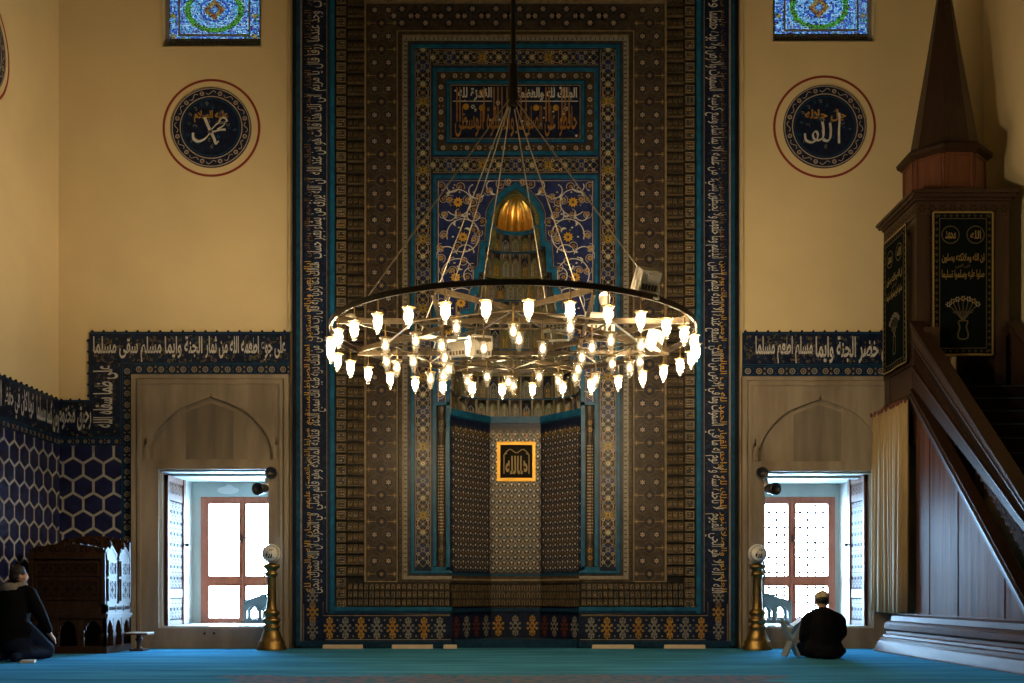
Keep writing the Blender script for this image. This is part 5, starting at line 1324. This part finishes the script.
# crest of scrolls
for nm, F, L, z in (('crest', FF, 1.08, 1.40), ('back_crest', frameF((SX0, SY1 - .05, 0), (1, 0, 0), (0, 0, 1), (0, -1, 0)), 1.08, 1.55)):
    q = MB(); pts = [(L * i / 30, z + .05 + .11 * (1 - abs(i / 15 - 1)) ** .6 + .02 * abs(sin(i * PI / 3))) for i in range(31)]
    for p, r in zip(pts, pts[1:]): slab(q, F, p[0], z, r[0], (p[1] + r[1]) / 2, -.04, 0, woodk)
    for i in range(5):
        c = L * (i + .5) / 5; stroke(q, F, arc(c, z + .07, .05, 0, 5, 12, -.03), .016, .008, darkw); stroke(q, F, arc(c + .08, z + .07, .04, 3, 7, 12, -.02), .014, .008, darkw)
    q.build(nm, ks)
# small stand by the seat
root = empty('book_stand', 'low dark wooden stand with a pale top beside the carved seat', 'stand', (-5.52, 16.05, 0))
q = MB(); q.box(-.06, .06, -.06, .06, 0, .04, wood); q.box(-.10, .10, -.13, .13, .0, .03, wood)
q.lathe([(.05, .03), (.03, .06), (.035, .12), (.06, .17), (.03, .2), (.05, .24)], wood, n=12); q.build('pedestal', root)
q = MB(); q.box(-.17, .17, -.16, .16, .24, .262, wood); q.box(-.15, .17, -.15, .15, .262, .275, whitep); q.build('top', root)
# folding book rest beside the right kneeling man
root = empty('folding_book_rest', 'grey folding book rest on the carpet left of the man in the cap', 'book rest', (3.71, 14.42, 0))
for sg in (-1, 1):
    q = MB(); M = Matrix.Rotation(sg * .42, 4, 'Y')
    q.box(-.012, .012, -.13, .13, -.22, .30, greyw, Matrix.Translation((0, 0, .22)) @ M); q.build('board', root)
q = MB(); q.add([(-.16, -.12, .535), (0, -.12, .42), (.16, -.12, .535), (-.16, .14, .535), (0, .14, .42), (.16, .14, .535)], [(0, 1, 4, 3), (1, 2, 5, 4)], paper); 
tag(q.build('open_book'), 'open book lying on the grey folding rest beside the man in the cap', 'book').location = (3.71, 14.42, -.002)
# ------------------------------------------------------------------ people
class Clay:
    """soft shapes merged into one continuous skin"""
    def __init__(s): s.b = MB()
    def cap(s, pts, rs, n=12, fl=1.0):
        pts = [Vector(p) for p in pts]
        s.b.tube(pts, rs, skin, n, True)
        for p, r in ((pts[0], rs[0]), (pts[-1], rs[-1])): s.b.ellipsoid(p, r, r, r, skin, 10, 7)
        for p, r in zip(pts[1:-1], rs[1:-1]): s.b.ellipsoid(p, r * .99, r * .99, r * .99, skin, 10, 7)
    def ell(s, c, r, M=None): s.b.ellipsoid(c, *r, skin, 18, 12, M)
    def build(s, name, parent, m_, voxel=.014, smooth=6, inflate=0.):
        tmp = s.b.build('clay')
        md = tmp.modifiers.new('r', 'REMESH'); md.mode = 'VOXEL'; md.voxel_size = voxel
        sm = tmp.modifiers.new('s', 'SMOOTH'); sm.iterations = smooth; sm.factor = .5
        dg = bpy.context.evaluated_depsgraph_get(); dg.update()
        me = bpy.data.meshes.new_from_object(tmp.evaluated_get(dg)); old = tmp.data
        bpy.data.objects.remove(tmp); bpy.data.meshes.remove(old)
        me.materials.clear(); me.materials.append(m_)
        for p in me.polygons: p.use_smooth = True; p.material_index = 0
        me.name = name; o = bpy.data.objects.new(name, me); C.objects.link(o)
        if parent: o.parent = parent
        return o
def hand(c, o, fwd, side, up, sg, curl=.5):
    """palm and five fingers; o wrist point, fwd along the hand, side towards the thumb, up the back of the hand"""
    f, s_, u = Vector(fwd).normalized(), Vector(side).normalized(), Vector(up).normalized(); o = Vector(o)
    c.cap([o, o + f * .05, o + f * .085], [.024, .030, .028]); c.cap([o + f * .03 + s_ * .018, o + f * .085 + s_ * .022], [.022, .016]); c.cap([o + f * .03 - s_ * .018, o + f * .08 - s_ * .024], [.022, .016])
    for k, (off, L) in enumerate(((.030, .072), (.010, .080), (-.011, .075), (-.031, .058))):
        b = o + f * .088 + s_ * off; d1 = (f - u * curl * .3).normalized(); d2 = (f - u * curl).normalized(); d3 = (f - u * curl * 1.7).normalized()
        p1 = b + d1 * L * .45; p2 = p1 + d2 * L * .33; p3 = p2 + d3 * L * .25; c.cap([b, p1, p2, p3], [.0095, .009, .0085, .0075], 8)
    b = o + f * .025 + s_ * .032; p1 = b + (f * .6 + s_ * .75).normalized() * .035; p2 = p1 + (f * .9 + s_ * .25 - u * .2).normalized() * .032; c.cap([b, p1, p2], [.014, .011, .009], 8)
def head(c, p, yaw, pitch, sc=1.):
    """head centred at p; yaw 0 faces +Y, positive turns to -X; returns the matrix"""
    M = Matrix.Translation(Vector(p)) @ Matrix.Rotation(yaw, 4, 'Z') @ Matrix.Rotation(-pitch, 4, 'X') @ Matrix.Scale(sc, 4)
    R3 = M.to_3x3()
    def e(q, r): c.b.ellipsoid(M @ Vector(q), *r, skin, 16, 10, R3.to_4x4())
    e((0, -.012, .035), (.074, .092, .082)); e((0, .012, -.02), (.063, .078, .085)); e((0, .035, -.065), (.048, .052, .045)); e((0, .062, -.088), (.024, .022, .02))
    e((0, .098, -.008), (.011, .018, .024)); e((0, .094, -.022), (.017, .016, .011)); e((0, .078, .028), (.050, .018, .012)); e((.045, .062, -.02), (.022, .024, .02)); e((-.045, .062, -.02), (.022, .024, .02))
    e((0, .083, -.046), (.022, .010, .006)); e((0, .081, -.057), (.019, .010, .007))
    for sg in (-1, 1): e((sg * .075, -.008, -.008), (.010, .020, .032)); e((sg * .030, .078, .012), (.014, .012, .009))
    return M
def eyes(M, parent):
    q = MB()
    for sg in (-1, 1): q.ellipsoid(M @ Vector((sg * .031, .083, .012)), .009, .009, .008, whitep, 10, 6); q.ellipsoid(M @ Vector((sg * .031, .0905, .012)), .004, .003, .004, black, 8, 5)
    return q.build('eye', parent)

# right: man in dark coat and beige cap, sitting on his heels with his back to us
rx, ry = (823.5 - 512) * 14.25 / FPX, 14.25
man = empty('person', 'man in a dark coat and beige cap kneeling with back turned before the right window', 'person', (rx, ry, 0))
c = Clay()   # body under the clothes: head, neck, hands, legs, feet
M = head(c, (.0, .06, .745), -.12, .26, 1.07); c.cap([(0, .02, .56), (0, .04, .66)], [.062, .058])
c.ell((0, .0, .40), (.17, .115, .20)); c.ell((0, -.02, .20), (.19, .15, .13)); c.cap([(-.17, .0, .53), (.17, .0, .53)], [.06, .06])
for sg in (-1, 1):
    c.cap([(sg * .10, -.02, .20), (sg * .17, .38, .11)], [.095, .075]); c.cap([(sg * .17, .38, .08), (sg * .13, -.02, .07), (sg * .10, -.16, .06)], [.07, .058, .045]); c.cap([(sg * .10, -.16, .05), (sg * .09, -.25, .035)], [.045, .032])
    c.cap([(sg * .19, .0, .52), (sg * .225, .06, .32), (sg * .15, .27, .23)], [.055, .046, .034])
    hand(c, (sg * .15, .27, .225), (-sg * .35, .9, -.15), (-sg * .9, -.3, 0), (0, 0.1, 1), sg, .5)
c.build('body', man, skin, .012, 4)
eyes(M, man)
j = Clay()
j.cap([(0, -.02, .20), (0, -.005, .30), (0, .0, .42), (0, .01, .50)], [.21, .21, .21, .18], 20); j.ell((0, -.03, .15), (.245, .20, .15)); j.ell((.0, -.06, .10), (.28, .24, .10)); j.ell((.0, -.2, .06), (.2, .14, .065))
j.cap([(-.20, .01, .515), (-.07, .02, .57), (.07, .02, .57), (.20, .01, .515)], [.08, .085, .085, .08], 14); j.cap([(0, .02, .55), (0, .03, .615)], [.088, .073], 14)
for sg in (-1, 1):
    j.cap([(sg * .215, .0, .50), (sg * .245, .02, .33), (sg * .225, .14, .245), (sg * .155, .26, .23)], [.08, .075, .066, .05], 14); j.cap([(sg * .11, .0, .18), (sg * .17, .36, .12)], [.125, .10], 14)
    j.cap([(sg * .17, .37, .09), (sg * .15, -.05, .075)], [.085, .075], 14); j.ell((sg * .12, -.12, .08), (.11, .12, .08))
j.build('coat', man, coatm, .016, 8)
k = Clay(); R4 = M.to_3x3().to_4x4(); k.b.ellipsoid(M @ Vector((0, -.012, .055)), .085, .104, .078, skin, 24, 14, R4)
o = k.build('knit_cap', man, capm, .008, 3)
k = Clay(); k.b.ellipsoid(M @ Vector((0, -.022, .012)), .080, .094, .062, skin, 20, 12, R4); k.build('hair', man, hairm, .008, 2)

# left: man in black jacket with grey hood, kneeling upright, turned to the right, cut by the picture's edge
lx, ly = (13 - 512) * 13.85 / FPX, 13.85
boy = empty('person', 'man in a black jacket with pale grey hood kneeling at the left edge', 'person', (lx, ly, 0)); boy.scale = (.97, .93, .915)
c = Clay()
M = head(c, (.055, .06, 1.175), -1.0, .12, 1.10); c.cap([(.02, .02, 1.0), (.045, .05, 1.09)], [.066, .062])
c.ell((0, .0, .82), (.19, .13, .22)); c.ell((0, -.02, .55), (.18, .15, .15)); c.cap([(-.19, .0, .97), (.19, .0, .97)], [.065, .065])
for sg, kx, ky in ((-1, -.10, .42), (1, .34, .26)):
    c.cap([(sg * .10, -.02, .52), (kx, ky, .12)], [.10, .08]); c.cap([(kx, ky, .09), (kx * .6 + sg * .04, ky - .42, .08), (kx * .5 + sg * .04, ky - .56, .07)], [.075, .065, .05]); c.cap([(kx * .5 + sg * .04, ky - .56, .06), (kx * .5 + sg * .03, ky - .66, .04)], [.048, .034])
c.cap([(-.21, .0, .96), (-.28, .06, .66), (-.14, .32, .52)], [.06, .05, .036]); hand(c, (-.14, .32, .51), (.4, .8, -.4), (.9, -.3, 0), (0, .3, 1), -1, .5)
c.cap([(.21, .0, .96), (.31, .05, .64), (.40, .20, .36)], [.06, .05, .036]); hand(c, (.405, .205, .35), (.45, .35, -.8), (-.4, .85, .1), (.8, 0, .5), 1, .4)
c.build('body', boy, skin, .012, 4)
eyes(M, boy)
j = Clay()
j.cap([(0, -.02, .50), (0, .0, .68), (0, .0, .86), (.01, .01, .96)], [.215, .215, .215, .17], 20); j.ell((0, -.03, .44), (.27, .23, .18)); j.ell((-.02, -.05, .30), (.27, .24, .2))
j.cap([(-.19, .0, .95), (-.07, .015, 1.0), (.08, .015, 1.0), (.19, .0, .95)], [.085, .088, .088, .085], 14)
for pts in ([(-.22, .0, .94), (-.30, .04, .66), (-.16, .29, .53)], [(.22, .0, .94), (.335, .03, .66), (.395, .17, .42)]): j.cap(pts, [.09, .085, .06], 14)
j.build('jacket', boy, jacket, .016, 8)
t = Clay()
for sg, kx, ky in ((-1, -.10, .42), (1, .34, .26)):
    t.cap([(sg * .10, -.02, .48), (kx, ky, .135)], [.14, .105], 14); t.cap([(kx, ky, .10), (kx * .6 + sg * .04, ky - .42, .095), (kx * .5 + sg * .04, ky - .54, .085)], [.095, .09, .075], 14)
t.ell((0, -.05, .42), (.2, .17, .15)); t.ell((0.08, -.1, .2), (.22, .2, .17)); t.cap([(-.10, -.10, .08), (-.08, -.28, .06)], [.075, .06]); t.cap([(.20, -.26, .08), (.2, -.44, .06)], [.075, .06])
t.build('trousers', boy, jeans, .016, 6)
hd = Clay()
pts = [(.02 + .115 * cos(a), .02 + .105 * sin(a), 1.035 + .02 * cos(a * 2) - .015 * sin(a)) for a in [2 * PI * i / 16 for i in range(17)]]
hd.cap(pts, [.045] * 17, 10); hd.ell((-.01, -.10, 1.0), (.125, .075, .085)); hd.build('hood', boy, hoodm, .012, 5)
k = Clay(); R4 = M.to_3x3().to_4x4(); k.b.ellipsoid(M @ Vector((0, -.022, .048)), .084, .098, .084, skin, 20, 12, R4); k.b.ellipsoid(M @ Vector((0, -.055, -.01)), .074, .062, .07, skin, 16, 10, R4)
for i in range(24):
    a = R.random() * 6.28; b = R.random() * 1.2; k.b.ellipsoid(M @ Vector((.078 * sin(b) * cos(a), -.03 + .09 * sin(b) * sin(a), .055 + .078 * cos(b))), .022, .022, .018, skin, 8, 6, R4)
k.build('hair', boy, hairm, .009, 2)
q = MB(); q.box(-.08, .08, -.11, .11, 0, .025, paper); q.box(-.075, .075, -.105, .105, .025, .030, whitep); o = q.build('prayer_booklet'); o.location = (P(30, 592, 13.45).x, 13.40, 0); o.rotation_euler.z = .3
tag(o, 'small pale booklet lying on the carpet beside the kneeling man at left', 'booklet')

# ------------------------------------------------------------------ light, camera, settings
w = bpy.data.worlds.new('sky'); bpy.context.scene.world = w; w.use_nodes = True
bg = w.node_tree.nodes['Background']; bg.inputs[0].default_value = (.40, .68, 1., 1); bg.inputs[1].default_value = WS
for u0, v0, u1, v1 in WIN:
    l = bpy.data.lights.new('window_portal', 'AREA'); l.shape = 'RECTANGLE'; l.size = 1.5; l.size_y = 2.3; l.cycles.is_portal = True
    o = bpy.data.objects.new('window_portal', l); C.objects.link(o); o.location = ((wx(u0) + wx(u1)) / 2, 18.74, 1.4); o.rotation_euler = (-PI / 2, 0, 0)
cam = bpy.data.cameras.new('camera'); co = bpy.data.objects.new('camera', cam); C.objects.link(co)
cam.sensor_width = 36; cam.lens = FPX / 1024 * 36; cam.shift_y = (HORIZON - 341.5) / 1024; cam.clip_end = 100
co.location = (0, 0, CAMH); co.rotation_euler = (PI / 2, 0, 0)
sc = bpy.context.scene; sc.camera = co
# every thing's Empty goes to its own base
bpy.context.view_layer.update()
def below(o):
    for ch in o.children: yield ch; yield from below(ch)
for o in [o for o in sc.objects if o.type == 'EMPTY' and not o.parent and o.location.length < 1e-6]:
    pts = [ch.matrix_world @ Vector(b) for ch in below(o) if ch.type == 'MESH' for b in ch.bound_box]
    if not pts: continue
    lo = [min(p[i] for p in pts) for i in range(3)]; hi = [max(p[i] for p in pts) for i in range(3)]
    b = Vector(((lo[0] + hi[0]) / 2, (lo[1] + hi[1]) / 2, lo[2]))
    for ch in o.children: ch.location -= b
    o.location = b
vs_ = sc.view_settings; sc.display_settings.display_device = 'sRGB'
vs_.view_transform = 'Standard'; vs_.look = 'None'; vs_.gamma = 1; vs_.use_curve_mapping = False; vs_.exposure = 0.0
cy = sc.cycles
cy.use_denoising = True; cy.max_bounces = 8; cy.diffuse_bounces = 4; cy.glossy_bounces = 3; cy.transparent_max_bounces = 12; cy.sample_clamp_indirect = 6; cy.caustics_reflective = False; cy.caustics_refractive = False; cy.use_light_tree = True
